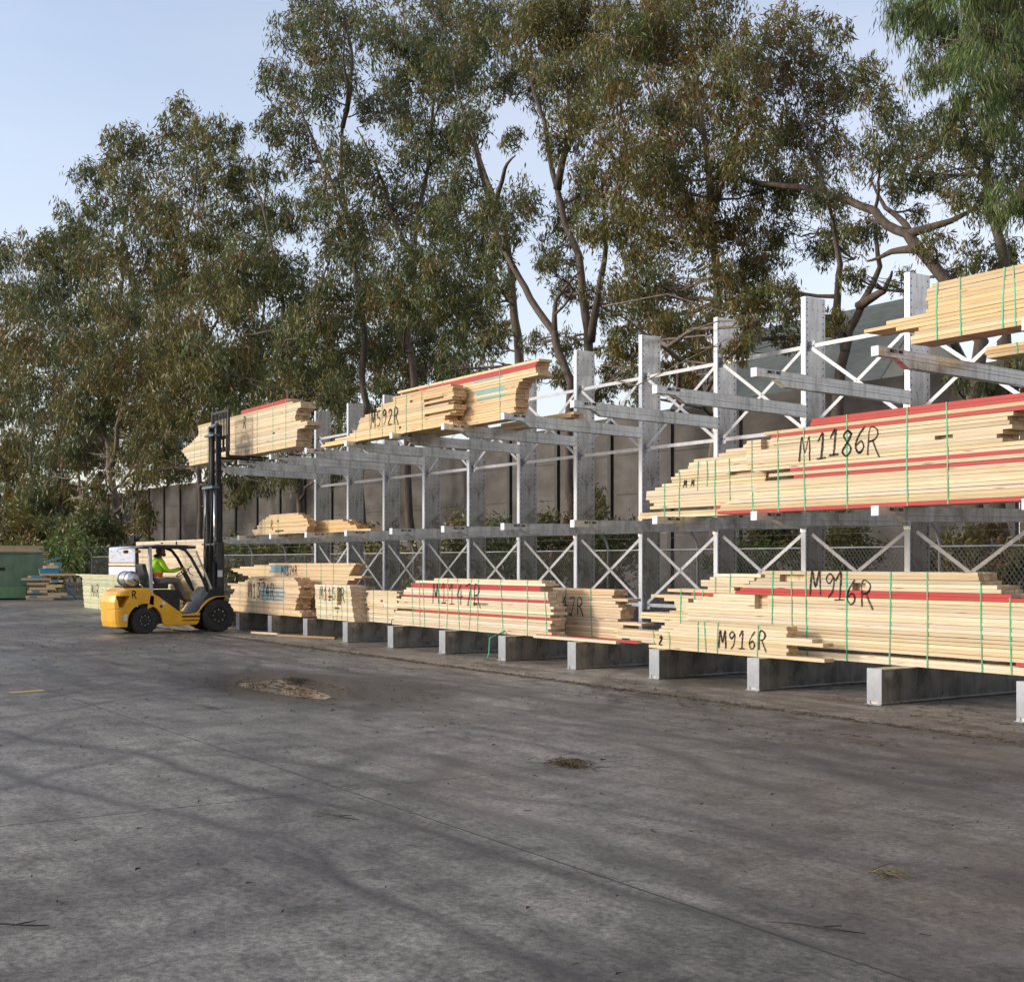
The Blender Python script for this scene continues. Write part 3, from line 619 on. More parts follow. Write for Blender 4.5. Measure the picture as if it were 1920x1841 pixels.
# far yard
pack('squat mint tinted timber pack standing on the ground behind the forklift', 12.7, .006, 26, [(0, 158), (.93, 154), (1, 142)], [(0, 320), (1, 320)], 4, .05, straps=[170, 185, 200, 213], text=[('MAR', 172, .45, .4, .03, 0)], tint=(.86, 1.02, .92), seed=26, split=.02)
pack('lower big timber pack on the ground seen through the forklift cab', 13.4, .006, 26, [(0, 262), (1, 262)], [(0, 400), (1, 400)], 3, .02, straps=[275, 300, 330, 360], tint=Y, seed=27, split=.02)
pack('upper big timber pack above the forklift roof with a dark red band', 13.4, 1.225, 24, [(0, 255), (1, 255)], [(0, 384), (1, 384)], 3, .02, straps=[268, 300, 348], tint=Y, seed=28, split=.02, text=[('R', 330, .9, .16, .03, .1)])
pack('timber pack with brown end grain stacked behind the green skip', 12.6, .006, 52, [(0, -2.3), (1, -2.3)], [(0, 2.25), (.9, 2.2), (1, 1.9)], 4, .2, px=False, at=(-62.6, 12.6), skew=R(90), tint=WARM, seed=29, straps=[-1, .8])

# ------------------------------------------------------------------ trees
rng = np.random.default_rng(11)
def leaf_mesh(name, C, D, L, Wd, mi, mats, parent):
    n = len(C)
    rv = rng.normal(size=(n, 3)); rv[:, 2] *= .5
    w = np.cross(D, rv); w /= np.linalg.norm(w, axis=1)[:, None] + 1e-9
    nn = np.cross(D, w)
    mid = C + D * (L * .45)[:, None] + nn * (L * .05)[:, None]
    V = np.empty((n, 4, 3)); V[:, 0] = C; V[:, 1] = mid + w * (Wd / 2)[:, None]; V[:, 2] = C + D * L[:, None]; V[:, 3] = mid - w * (Wd / 2)[:, None]
    me = bpy.data.meshes.new(name); me.vertices.add(n * 4); me.loops.add(n * 4); me.polygons.add(n)
    me.vertices.foreach_set('co', V.reshape(-1).astype(np.float32)); me.loops.foreach_set('vertex_index', np.arange(n * 4, dtype=np.int32))
    me.polygons.foreach_set('loop_start', np.arange(0, n * 4, 4, dtype=np.int32))
    for m in mats: me.materials.append(m)
    me.polygons.foreach_set('material_index', mi.astype(np.int32)); me.update(calc_edges=True)
    o = bpy.data.objects.new(name, me); COL.objects.link(o); o.parent = parent
    return o
def crown(parent, org, masses, mix, dens=1.0, droop=1.4, leafpx=10.4, slim=.22, sub=46):
    """masses: (centre xyz, radius m, metres per photo pixel)"""
    Cs, Ds, Ls, Ws, Ms = [], [], [], [], []
    for (c, r, spx) in masses:
        L0 = leafpx * spx; area = math.pi * r * r
        n = int(dens * 1.6 * area / (L0 * L0 * slim * .6 * .62))
        k = sub
        u = rng.normal(size=(k, 3)); u /= np.linalg.norm(u, axis=1)[:, None]; u *= (rng.random(k) ** .45 * r)[:, None]; u[:, 2] *= .95
        sr = r * rng.uniform(.10, .28, k); wts = sr ** 1.7; wts /= wts.sum()
        idx = rng.choice(k, n, p=wts)
        P = u[idx] + rng.normal(size=(n, 3)) * (sr[idx] * .62)[:, None] * np.array([1, 1, 1.15])
        kindmat = rng.choice(5, k, p=mix); mm = kindmat[idx]; alt = rng.random(n) < .3; mm = np.where(alt, rng.choice(5, n, p=mix), mm)
        d = rng.normal(size=(n, 3)) * .62 + np.array([0, 0, -droop]); sw = rng.normal(size=(k, 3)) * .5; d += sw[idx]; d /= np.linalg.norm(d, axis=1)[:, None]
        Cs.append(P + np.array(c) - np.array(org)); Ds.append(d); l = L0 * rng.uniform(.65, 1.4, n); Ls.append(l); Ws.append(l * slim * rng.uniform(.75, 1.3, n)); Ms.append(mm)
    return leaf_mesh('crown', np.concatenate(Cs), np.concatenate(Ds), np.concatenate(Ls), np.concatenate(Ws), np.concatenate(Ms), LEAVES, parent)
def wander(a, b, n=6, amp=.08, bow=None):
    a, b = Vector(a), Vector(b); L = (b - a).length; out = []
    off = Vector((rnd.gauss(0, 1), rnd.gauss(0, 1), rnd.gauss(0, .6))) * L * amp
    for i in range(n + 1):
        t = i / n; p = a.lerp(b, t) + off * math.sin(math.pi * t) + Vector((rnd.gauss(0, 1), rnd.gauss(0, 1), rnd.gauss(0, 1))) * L * amp * .16 * (0 < i < n)
        out.append(p)
    return out
TREES = []
def tree(label, v, trunks, masses, rad=.22, mix=(.4, .3, .15, .12, .03), bark=None, dens=1.0, droop=1.4, base_px=None, depth=1.7, slim=.22, leafpx=10.4, group='gum trees behind the rack', cat='gum tree'):
    """trunks: polylines of photo measurements turned into real points in the tree's own plane, each with its own start radius"""
    bx = trunks[0][0][0]; base = WW(bx, 1054, v); base.z = 0
    root = empty('gum_tree', base, label=label, cat=cat, group=None)
    g = MB(); nodes = []
    for ti, tr in enumerate(trunks):
        pts = [WW(px, py, v) for px, py in tr]
        if ti == 0: pts = [Vector((base.x + .1, v, -.1))] + [p for p in pts if p.z > .4]
        dv = 0 if ti == 0 else rnd.uniform(-1.2, 1.2)
        fine = []
        for i, (a, b_) in enumerate(zip(pts[:-1], pts[1:])):
            w_ = wander(a, b_, 4, .035); fine += w_[:-1]
        fine.append(pts[-1]); r0 = rad if ti == 0 else rad * .62; m = len(fine)
        for i, p in enumerate(fine): p.y += dv * (i / (m - 1)) ** 1.3
        r0 *= .74; rr = [max(r0 * (1 - .8 * (i / (m - 1)) ** .9), .02) for i in range(m)]
        if ti == 0: rr[0] *= 1.35
        g.tube([p - base for p in fine], rr, 9, 0, True)
        nodes += [(p, r_) for p, r_ in zip(fine, rr)]
    ml = []
    for (px, py, pr, *own) in masses:
        s = SCALE(px, v); r = pr * s; c = WW(px, py, own[0] if own else v + rnd.uniform(-depth, depth))
        ml.append((tuple(c), r, s))
        # limb from the trunk to the foliage mass, then twigs through it
        best = min(nodes, key=lambda q: (q[0] - c).length + max(0, q[0].z - c.z + .3 * r) * 1.6)
        a, ra = best; lr = min(ra * .6, .022 + .015 * (c - a).length)
        path = wander(a, c, 6, .09); m = len(path)
        g.tube([p - base for p in path], [lr * (1 - .72 * i / (m - 1)) for i in range(m)], 6, 0, False)
        for q in range(9):
            st = path[rnd.randint(2, m - 1)]; d = Vector((rnd.gauss(0, 1), rnd.gauss(0, 1), rnd.gauss(.25, .8))).normalized() * r * rnd.uniform(.6, 1.05)
            tw = wander(st, c + d, 4, .12); g.tube([p - base for p in tw], [lr * .38, lr * .3, lr * .22, lr * .15, lr * .08], 4, 0, False)
    g.build('trunk', bark or M_BARK, root)
    mixn = np.array(mix, float); mixn /= mixn.sum()
    crown(root, base, ml, mixn, dens, droop, leafpx, slim)
    TREES.append(root)
    return root
RUSTY = (.3, .40, .06, .22, .02); BLUEG = (.3, .18, .42, .08, .02); OLV = (.25, .5, .1, .12, .03); GRN = (.5, .25, .15, .05, .05); BRT = (.25, .15, .05, .0, .55)
tree('near gum with long drooping bright green foliage hanging into the top right corner', 17.8, [[(2120, 1054), (2100, 700), (2050, 350), (1960, 80)], [(2050, 350), (1900, 60), (1800, -60)]],
     [(1715, 40, 62), (1780, 55, 80), (1860, 60, 85), (1915, 130, 80), (1745, 130, 50), (1825, 150, 70), (1900, 220, 55), (1960, 60, 110), (1760, -40, 90), (1870, -60, 110), (1790, 200, 30), (1905, 380, 60)], .3, BRT, droop=2.6, slim=.11, leafpx=17, dens=1.15)
tree('gum with straight dark trunk and dense dark leaves at the right edge', 20.5, [[(1886, 1054), (1882, 700), (1876, 540), (1868, 430), (1850, 330), (1840, 220)], [(1868, 430), (1905, 330), (1940, 250)]],
     [(1790, 255, 60), (1855, 280, 70), (1760, 335, 50), (1835, 370, 55), (1910, 310, 50), (1715, 300, 36), (1740, 250, 45), (1690, 330, 30), (1900, 480, 45), (1850, 720, 40), (1905, 700, 50), (1800, 710, 28)], .27, (.45, .2, .25, .08, .02))
tree('gum leaning far left with one long bent limb over the rack posts', 21.5, [[(1850, 1054), (1840, 640), (1797, 556), (1735, 480), (1700, 438), (1640, 395), (1585, 375), (1510, 352), (1440, 345), (1370, 330), (1250, 335)], [(1735, 480), (1690, 420), (1640, 385), (1600, 330)], [(1700, 440), (1765, 410), (1810, 365)], [(1720, 465), (1660, 470), (1600, 485)]],
     [(1620, 130, 40), (1650, 195, 52), (1645, 290, 55), (1690, 250, 40), (1560, 370, 48), (1625, 420, 45), (1750, 460, 38), (1835, 480, 42), (1700, 530, 32), (1570, 440, 45), (1680, 360, 30), (1790, 510, 30), (1600, 520, 30), (1720, 400, 25)], .23, (.42, .22, .2, .14, .02), dens=.9)
tree('gum with twin twisted trunks in front of the grey green shed roof', 22.5, [[(1572, 1054), (1570, 760), (1576, 690), (1592, 620), (1618, 565), (1650, 500), (1640, 420)], [(1585, 660), (1578, 580), (1598, 500), (1600, 420), (1560, 250)], [(1610, 575), (1680, 550), (1730, 520)]],
     [(1480, 55, 66), (1520, 105, 62), (1450, 150, 60), (1530, 195, 65), (1585, 165, 50), (1470, 255, 70), (1555, 285, 62), (1500, 360, 62), (1440, 440, 58), (1425, 530, 62), (1475, 570, 50), (1535, 470, 40), (1395, 580, 55), (1375, 650, 35), (1468, 635, 28), (1570, 60, 30), (1560, 600, 30)], .26, RUSTY)
tree('gum with pale upright trunk and broad rust tinged crown', 21.0, [[(1345, 1054), (1345, 800), (1343, 600), (1338, 460), (1330, 330), (1310, 180), (1290, 20)], [(1338, 460), (1290, 380), (1240, 280), (1210, 160)], [(1335, 400), (1380, 300), (1400, 200)]],
     [(1180, 90, 85), (1255, 70, 88), (1325, 50, 85), (1200, 210, 85), (1285, 210, 88), (1360, 165, 78), (1160, 310, 82), (1235, 340, 85), (1320, 320, 85), (1400, 265, 68), (1140, 420, 70), (1225, 450, 76), (1310, 430, 66), (1185, 530, 62), (1260, 545, 56), (1425, 360, 62), (1385, 425, 52), (1235, 610, 42), (1290, 640, 38), (1400, 100, 60), (1250, -20, 90), (1350, 520, 40), (1260, 700, 36), (1384, 650, 22, 14.3), (1402, 612, 22, 14.4), (1300, 720, 30), (1180, 640, 44), (1150, 700, 40), (1215, 580, 46), (1270, 620, 44), (1330, 600, 42), (1310, 675, 36), (1400, 500, 46), (1200, 740, 32)], .24, RUSTY, M_BARKPALE, dens=1.1)
tree('gum with forked trunk rising behind the middle rack posts', 21.8, [[(1098, 1054), (1100, 760), (1103, 620), (1086, 480), (1045, 355), (1022, 230), (985, 90)], [(1108, 640), (1140, 530), (1172, 450), (1190, 330)], [(1045, 355), (1075, 250), (1080, 100)]],
     [(1000, 55, 78), (1065, 35, 80), (1012, 155, 62), (1085, 145, 75), (1070, 255, 60), (1120, 50, 80), (1125, 180, 70), (1045, 465, 50), (1065, 545, 40), (1135, 560, 46), (940, 20, 66), (1100, 360, 50), (1150, 640, 36), (1040, -50, 90), (1060, 400, 36), (1200, 690, 40), (1120, 740, 30), (1060, 640, 34), (1050, 700, 26)], .28, OLV)
tree('slim gum leaning steeply left across the bright gap of sky', 20.8, [[(1082, 1054), (1072, 720), (1040, 625), (985, 540), (945, 468), (922, 400), (896, 300), (866, 200), (850, 90)], [(922, 400), (960, 320), (1000, 300)], [(1040, 625), (1030, 560), (1060, 500)]],
     [(900, 55, 72), (925, 150, 52), (885, 230, 48), (920, 385, 48), (975, 385, 50), (945, 440, 38), (860, 330, 52), (1000, 640, 26), (990, 700, 30), (845, 140, 60), (960, 260, 26), (1025, 500, 24)], .21, BLUEG, dens=.95)
tree('gum with thick grey trunk standing just left of the bright gap of sky', 22.8, [[(976, 1054), (972, 720), (965, 600), (958, 500), (945, 410), (900, 300), (880, 200)], [(960, 520), (935, 560), (900, 540)]],
     [(845, 420, 62), (880, 500, 64), (900, 580, 52), (860, 610, 56), (915, 640, 40), (820, 520, 64), (940, 540, 36), (890, 440, 50), (850, 690, 40), (900, 700, 30), (940, 620, 24), (930, 480, 34)], .3, GRN)
tree('tall bluish gum whose crown tops the treeline in the middle left', 23.2, [[(778, 1054), (778, 720), (765, 640), (775, 480), (800, 330), (812, 200), (830, 60)], [(775, 480), (740, 350), (720, 250)]],
     [(760, 95, 72), (822, 50, 80), (750, 200, 74), (825, 150, 74), (780, 290, 72), (850, 250, 58), (800, 395, 66), (735, 385, 66), (760, 480, 70), (720, 560, 62), (780, 560, 64), (800, 645, 50), (740, 650, 46), (700, 650, 40), (720, 720, 34), (780, 710, 30), (830, 690, 36), (640, 760, 34), (690, 790, 36), (745, 760, 36), (880, 100, 40), (800, -30, 70), (700, 40, 40)], .26, (.42, .2, .26, .1, .02))
tree('tall airy gum whose spire stands against the open blue sky', 22.0, [[(690, 1054), (688, 760), (684, 640), (668, 520), (650, 400), (642, 240), (660, 100), (640, 10)], [(650, 400), (600, 260), (560, 120)], [(642, 240), (670, 160), (690, 90)]],
     [(545, 70, 48), (600, 55, 62), (530, 165, 48), (600, 180, 64), (565, 300, 46), (510, 240, 36), (655, 290, 52), (640, 130, 56), (655, 40, 52), (690, 200, 42), (540, 230, 46), (640, 400, 62), (680, 450, 60), (620, 470, 60), (680, 540, 62), (640, 580, 60), (690, 330, 50), (585, 5, 46), (505, 130, 24), (620, 350, 40), (580, 380, 30)], .23, BLUEG, dens=.85)
tree('bushy gum behind the far end post of the rack', 21.4, [[(570, 1054), (562, 900), (548, 800), (540, 680), (530, 560), (500, 420), (470, 330)], [(540, 680), (580, 560), (590, 470)]],
     [(450, 320, 42), (472, 400, 62), (535, 410, 60), (470, 510, 72), (545, 530, 72), (485, 630, 74), (560, 650, 74), (530, 740, 64), (460, 730, 62), (600, 620, 56), (590, 720, 46), (640, 680, 44), (630, 740, 40), (560, 760, 40), (600, 800, 40), (640, 820, 36), (500, 800, 44), (480, 900, 34), (610, 880, 34), (470, 850, 46), (520, 880, 42), (555, 820, 46), (440, 250, 26), (500, 320, 36), (610, 540, 46), (620, 680, 40)], .25, GRN, M_BARK)
tree('gum with brown trunk standing behind the forklift mast', 21.6, [[(380, 1054), (376, 950), (368, 820), (346, 720), (335, 600), (350, 450), (370, 300)], [(346, 720), (400, 600), (420, 470)]],
     [(340, 240, 46), (395, 250, 52), (360, 325, 60), (320, 420, 64), (395, 425, 66), (350, 535, 72), (420, 555, 72), (340, 635, 74), (405, 670, 72), (330, 745, 56), (395, 770, 56), (312, 840, 42), (415, 870, 40), (335, 195, 24), (360, 690, 60), (300, 700, 56), (430, 800, 46), (350, 800, 46), (480, 790, 40), (300, 760, 50), (330, 880, 34), (290, 880, 30), (420, 730, 50), (425, 330, 46), (440, 920, 34)], .24, OLV)
tree('thick trunked gum with peeling bark left of the forklift mast', 21.2, [[(222, 1054), (216, 960), (204, 880), (190, 800), (205, 680), (230, 520), (240, 380)], [(204, 880), (230, 800), (270, 720)], [(196, 830), (165, 740), (150, 640)]],
     [(230, 265, 42), (280, 290, 46), (240, 360, 60), (262, 460, 68), (225, 560, 70), (205, 670, 72), (275, 690, 72), (215, 780, 58), (280, 800, 60), (180, 480, 52), (262, 950, 26), (255, 900, 34), (270, 985, 30), (190, 880, 34), (150, 760, 50), (235, 860, 36), (150, 850, 40), (180, 920, 34), (300, 860, 40), (130, 930, 34), (300, 550, 60), (295, 390, 40), (205, 300, 24)], .42, OLV, M_BARKPALE)
tree('slender forked gum with orange bark among the far left trees', 20.8, [[(160, 1054), (156, 980), (150, 920), (146, 870), (160, 780), (170, 640)], [(150, 920), (172, 890), (190, 870)]],
     [(140, 430, 56), (170, 335, 44), (160, 590, 64), (165, 700, 66), (165, 780, 56), (120, 520, 56), (150, 480, 50), (140, 840, 44), (195, 400, 40), (110, 790, 50), (180, 830, 40), (120, 900, 40), (170, 640, 50)], .2, BLUEG, M_BARKPALE)
tree('dark dense gum overhanging the blue painted offcut pile', 21.0, [[(112, 1054), (115, 940), (112, 860), (105, 740), (100, 600)]],
     [(100, 470, 46), (85, 560, 62), (120, 670, 60), (95, 760, 64), (125, 850, 50), (80, 870, 50), (105, 640, 56), (100, 930, 44), (70, 930, 40), (130, 960, 36)], .2, BLUEG)
tree('gum with reddish trunk standing above the green skip', 21.4, [[(62, 1054), (60, 960), (58, 860), (50, 720), (45, 600)]],
     [(55, 470, 42), (35, 560, 58), (55, 650, 64), (35, 740, 64), (60, 830, 56), (20, 860, 56), (50, 930, 46), (75, 970, 34)], .22, OLV)
tree('dim grey green gum cut by the left edge of the photograph', 22.0, [[(8, 1054), (8, 940), (6, 800), (0, 650)]],
     [(5, 480, 44), (-20, 560, 60), (10, 660, 60), (-15, 760, 70), (15, 860, 60), (5, 940, 50), (-40, 660, 70)], .22, BLUEG)
tree('distant gum beyond the concrete wall, showing between the trunks left of the mast', 31.0, [[(300, 1054), (302, 800), (310, 600), (300, 450)]], [(250, 600, 50), (300, 520, 56), (340, 610, 56), (280, 690, 56), (340, 720, 50), (240, 740, 50), (310, 800, 50), (260, 840, 40), (350, 850, 40), (200, 820, 44)], .3, OLV, cat='gum tree')
tree('distant gum beyond the concrete wall, seen above the raised pack on the forks', 31.5, [[(480, 1054), (482, 800), (490, 620), (480, 450)]], [(430, 560, 54), (500, 500, 56), (540, 620, 56), (470, 660, 56), (530, 720, 54), (430, 720, 54), (600, 700, 50), (480, 790, 50), (560, 810, 44), (420, 820, 40)], .3, GRN)
tree('distant gum beyond the concrete wall, seen above the orange toned top level packs', 32.0, [[(770, 1054), (772, 800), (766, 620), (790, 480)]], [(680, 640, 50), (740, 600, 54), (800, 600, 54), (860, 660, 44), (720, 690, 46), (790, 690, 44), (650, 720, 40), (880, 560, 40), (830, 730, 36)], .3, OLV)
for src, du, lab in ((1, -.5, 'dark trunked gum standing beyond the right end of the rack'), (4, 6, 'rust tinged gum beyond the right edge of the photograph'), (3, 13, 'twin trunked gum far beyond the right end of the rack'), (4, 20, 'farthest rust tinged gum right of the rack')):
    o = TREES[src]; c = o.copy(); COL.objects.link(c); c.location.x = du; c['label'] = lab
    for ch in o.children:
        q = ch.copy(); COL.objects.link(q); q.parent = c
# understorey bushes along the fence
def bush(label, v, px, w, h, mix=GRN, dens=1.0):
    c = WW(px, 1054, v); s = SCALE(px, v); root = empty('bush', (c.x, v, 0), label=label, cat='bush')
    g = MB(); ml = []
    for i in range(max(3, int(w / .8))):
        q = Vector((c.x + rnd.uniform(-w / 2, w / 2), v + rnd.uniform(-.4, .4), h * rnd.uniform(.35, .8))); ml.append((tuple(q), h * .36, s))
        g.tube([p - Vector((c.x, v, 0)) for p in wander((c.x + (q.x - c.x) * .4, v, 0), q, 4, .1)], [.03, .025, .02, .015, .01], 5)
    g.build('stem', M_BARK, root); mixn = np.array(mix, float); mixn /= mixn.sum()
    crown(root, Vector((c.x, v, 0)), ml, mixn, dens, .4, 10, .3, 14)
bush('tall dim bush behind the green skip', 18.2, 40, 9.0, 5.0, OLV)
bush('dark understorey bush between the far left trunks', 19.5, 170, 5.0, 4.6)
bush('bright green bush beside the fence behind the blue painted offcut pile', 17.0, 110, 6.0, 3.1, BRT)
bush('dark bush behind the white wrapped pallets', 19.6, 245, 4.0, 2.6)
bush('low green bush by the fence right of the forklift mast', 18.6, 470, 3.4, 3.0)
bush('dim bush behind the upper pack marked M1374R', 19.0, 560, 4.0, 2.6)
bush('dark leafy bush behind the posts at the far end of the rack', 18.8, 690, 4.0, 2.6, OLV)
bush('dim olive bush behind the pack marked M1147R', 19.2, 850, 5.0, 2.9, OLV)
bush('dark green bush filling the gap below the middle arms, centre of the rack', 19.0, 1000, 4.4, 2.7)
bush('tall rusty leaved bush in front of the wall between the middle rack posts', 19.4, 1150, 2.6, 3.4, RUSTY, .8)
bush('dark bush behind the chain link at the thin red board', 19.0, 1340, 3.0, 2.3)
bush('olive bush behind the chain link, left half of the pack marked M1186R above it', 19.4, 1530, 3.2, 2.6, OLV)
bush('brownish bush behind the chain link at the right edge', 19.2, 1830, 3.2, 2.2, RUSTY)

# ------------------------------------------------------------------ forklift
M_YEL, ns, ls, b = new_mat('forklift_yellow'); v_ = coords(ns, ls, (1, 1, 1)); b.inputs['Coat Weight'].default_value = .25
r_ = ramp(ns, [(.4, (.80, .43, .012)), (.62, (.70, .35, .012))]); ls.new(noise(ns, ls, v_, 2.5), r_.inputs[0])
r2_ = ramp(ns, [(.60, 0.0), (.72, .75)]); ls.new(noise(ns, ls, coords(ns, ls, (5, 5, 2.2)), 2.2, 8, .72, .6), r2_.inputs[0]); c_ = mixc(ns, ls, r2_.outputs[0], r_.outputs[0], (.20, .13, .05))
r3_ = ramp(ns, [(.68, 0.0), (.71, .8)]); ls.new(noise(ns, ls, coords(ns, ls, (2, 2, 14)), 4, 6, .75, .3), r3_.inputs[0]); c_ = mixc(ns, ls, r3_.outputs[0], c_, (.42, .38, .30)); ls.new(c_, b.inputs['Base Color']); b.inputs['Roughness'].default_value = .38
M_BLK = simple('black_steel', (.016, .016, .017), (.03, .029, .029), .6, 0, 6, spec=.35); M_RUB = simple('tyre_rubber', (.018, .017, .016), (.035, .032, .03), .8, 0, 12, bump=.3)
M_DGREY = simple('mast_steel', (.045, .045, .05), (.075, .075, .08), .45, .3, 5); M_CHROME = simple('cylinder_chrome', (.75, .75, .75), (.6, .6, .6), .15, .95)
M_ALU = simple('gas_bottle_aluminium', (.62, .63, .64), (.45, .46, .47), .32, .85, 6, (1, 4, 1)); M_LGREY = simple('guard_grey', (.50, .51, .53), (.36, .37, .39), .45, .2)
M_TEALM = simple('mast_plate_blue', (.08, .13, .18), (.06, .1, .14), .5)
M_AMBER = simple('amber_lens', (.45, .14, .02), None, .25); M_WHITE = simple('white_label', (.7, .7, .68), None, .5); M_SEAT = simple('seat_vinyl', (.03, .03, .032), None, .6)
mp_, ns, ls, b = new_mat('clear_vinyl'); b.inputs['Base Color'].default_value = (.8, .82, .84, 1); b.inputs['Roughness'].default_value = .12
tr = ns.new('ShaderNodeBsdfTransparent'); tr.inputs[0].default_value = (.88, .89, .9, 1); mx = ns.new('ShaderNodeMixShader')
nz = noise(ns, ls, coords(ns, ls, (2, 2, 1)), 3, 4, .6, 1); rp = ramp(ns, [(.5, .015), (.85, .16)]); ls.new(nz, rp.inputs[0]); ls.new(rp.outputs[0], mx.inputs[0])
ls.new(tr.outputs[0], mx.inputs[1]); ls.new(b.outputs[0], mx.inputs[2]); ls.new(mx.outputs[0], ns['Material Output'].inputs[0])
fk = empty('forklift', (-30.1, 9.22, 0), R(90), label='yellow gas forklift raising a timber pack on its tall black mast', cat='forklift')
def arc(cx, cz, r, a0, a1, n=10): return [(cx + r * math.cos(R(a0 + (a1 - a0) * i / n)), cz + r * math.sin(R(a0 + (a1 - a0) * i / n))) for i in range(n + 1)]
# lower body: side plates with the wheel cut-outs, both sides plus the middle hull
def hull(prof_, y0, y1, m=M_YEL, name='body', bev=.02):
    g = MB(); g.prism(prof_, y0, y1); return g.build(name, m, fk, bevel=bev, fixn=True)
side_prof = [(.05, .56)] + arc(0, .27, .40, 62, 5, 8) + [(.44, .17), (1.22, .18), (1.30, .28)] + arc(1.76, .36, .46, 172, 62, 10) + [(1.98, .84), (1.86, .85), (1.68, .84), (1.5, .75), (1.36, .62), (1.24, .46), (.90, .43), (.28, .88), (.10, .90)]
body = hull(side_prof, -.60, -.50)
g = MB(); g.prism(side_prof, .50, .60); g.build('side_panel', M_YEL, body, bevel=.02, fixn=True)
g = MB(); g.box(-.2, 1.30, -.5, .5, .24, .42); g.box(.16, .84, -.5, .5, .42, 1.0); g.box(1.3, 1.75, -.36, .36, .2, .42); g.build('chassis', M_BLK, fk)
g = MB(); g.prism([(1.22, .42), (1.90, .42), (1.90, 1.05), (1.62, 1.06)], -.5, .5); g.build('dash_panel', M_BLK, fk, bevel=.02, fixn=True)
g = MB(); g.box(.86, 1.3, -.61, -.5, .36, .40); g.box(.86, 1.3, -.60, -.5, .28, .3); g.build('step', M_BLK, fk)
# counterweight: lofted slices with rounded rear corners, wheel arches in the flanks
arch_ = arc(0, .29, .41, 62, 183, 10)
def cw_prof(ins, top, arch):
    ins += .06; rear = [(-.84 + ins, .17), (-.87 + ins, .30), (-.88 + ins, .545), (-.862 + ins, .56), (-.862 + ins, .572), (-.885 + ins, .585), (-.89 + ins, .74), (-.86 + ins, .88), (-.76 + ins * .8, .97 - top), (-.56 + ins * .5, 1.04 - top), (.08, 1.04 - top)]
    low = [(.20, .88), (.19, .655)] + arch_ if arch else [(.20, .88), (.19, .655)] + [(.19 - .06 * q, .55) for q in range(11)]
    return rear + low[:2] + low[2:] + [((-.42, .17) if arch else (-.5, .17))]
g = MB(); half = [(.60, .30, .03), (.592, .25, .012), (.57, .20, .004), (.52, .14, 0), (.40, .08, 0), (.34, .06, 0), (.17, .03, 0)]; sl = [(-a, b_, c_, True) for a, b_, c_ in half] + [(a, b_, c_, True) for a, b_, c_ in half[::-1]]
pr_ = [[(x, yy, z) for x, z in cw_prof(ins, tp, ar)] for yy, ins, tp, ar in sl]; n = len(pr_[0])
g.add([p for q in pr_ for p in q], [tuple(range(n)), tuple((len(sl) - 1) * n + k for k in range(n))[::-1]] + [(i * n + k, i * n + (k + 1) % n, (i + 1) * n + (k + 1) % n, (i + 1) * n + k) for i in range(len(sl) - 1) for k in range(n)])
cw = g.build('counterweight', M_YEL, fk, bevel=.008, fixn=True)
g = MB(); g.box(-.5, .1, -.335, .335, .12, .60); g.build('axle_block', M_BLK, cw)
cut = MB()
for s_ in (-1, 1):
    cut.prism([(-.66, .88), (-.36, .88), (-.50, .62), (-.60, .62)], min(s_ * .12, s_ * .7), max(s_ * .12, s_ * .7))
cu = cut.build('cutter', M_YEL, fixn=True); cu.parent = fk
bpy.context.view_layer.update()
md = cw.modifiers.new('cut', 'BOOLEAN'); md.object = cu; md.operation = 'DIFFERENCE'; md.solver = 'EXACT'
bpy.context.view_layer.update()
dg = bpy.context.evaluated_depsgraph_get(); me = bpy.data.meshes.new_from_object(cw.evaluated_get(dg))
print('counterweight polys', len(me.polygons))
if len(me.polygons) > 100: cw.modifiers.clear(); cw.data = me
else: cw.modifiers.remove(md)
bpy.data.objects.remove(cu)
g = MB(); g.tube([(.42, -.606, .70), (.42, -.603, .70)], .045, 14); g.build('decal', M_WHITE, body)
g = MB(); g.box(.34, .40, -.606, -.6, .60, .66); g.build('scuff_plate', M_DGREY, body)
g = MB(); g.box(-.50, -.42, -.606, -.59, .31, .46); g.build('data_label', M_WHITE, cw)
g = MB(); strokes(g, 'R', (-.31, -.606, .83), (1, 0, 0), (0, 0, 1), (0, -1, 0), .15, .022); g.build('marker_writing', M_INK, cw)
g = MB(); g.box(-.48, .14, -.53, .53, 1.035, 1.055); g.prism([(.10, .88), (.26, .88), (.10, 1.05), (-.2, 1.05)], -.55, .55); g.build('engine_hood', M_YEL, fk, bevel=.015, fixn=True)
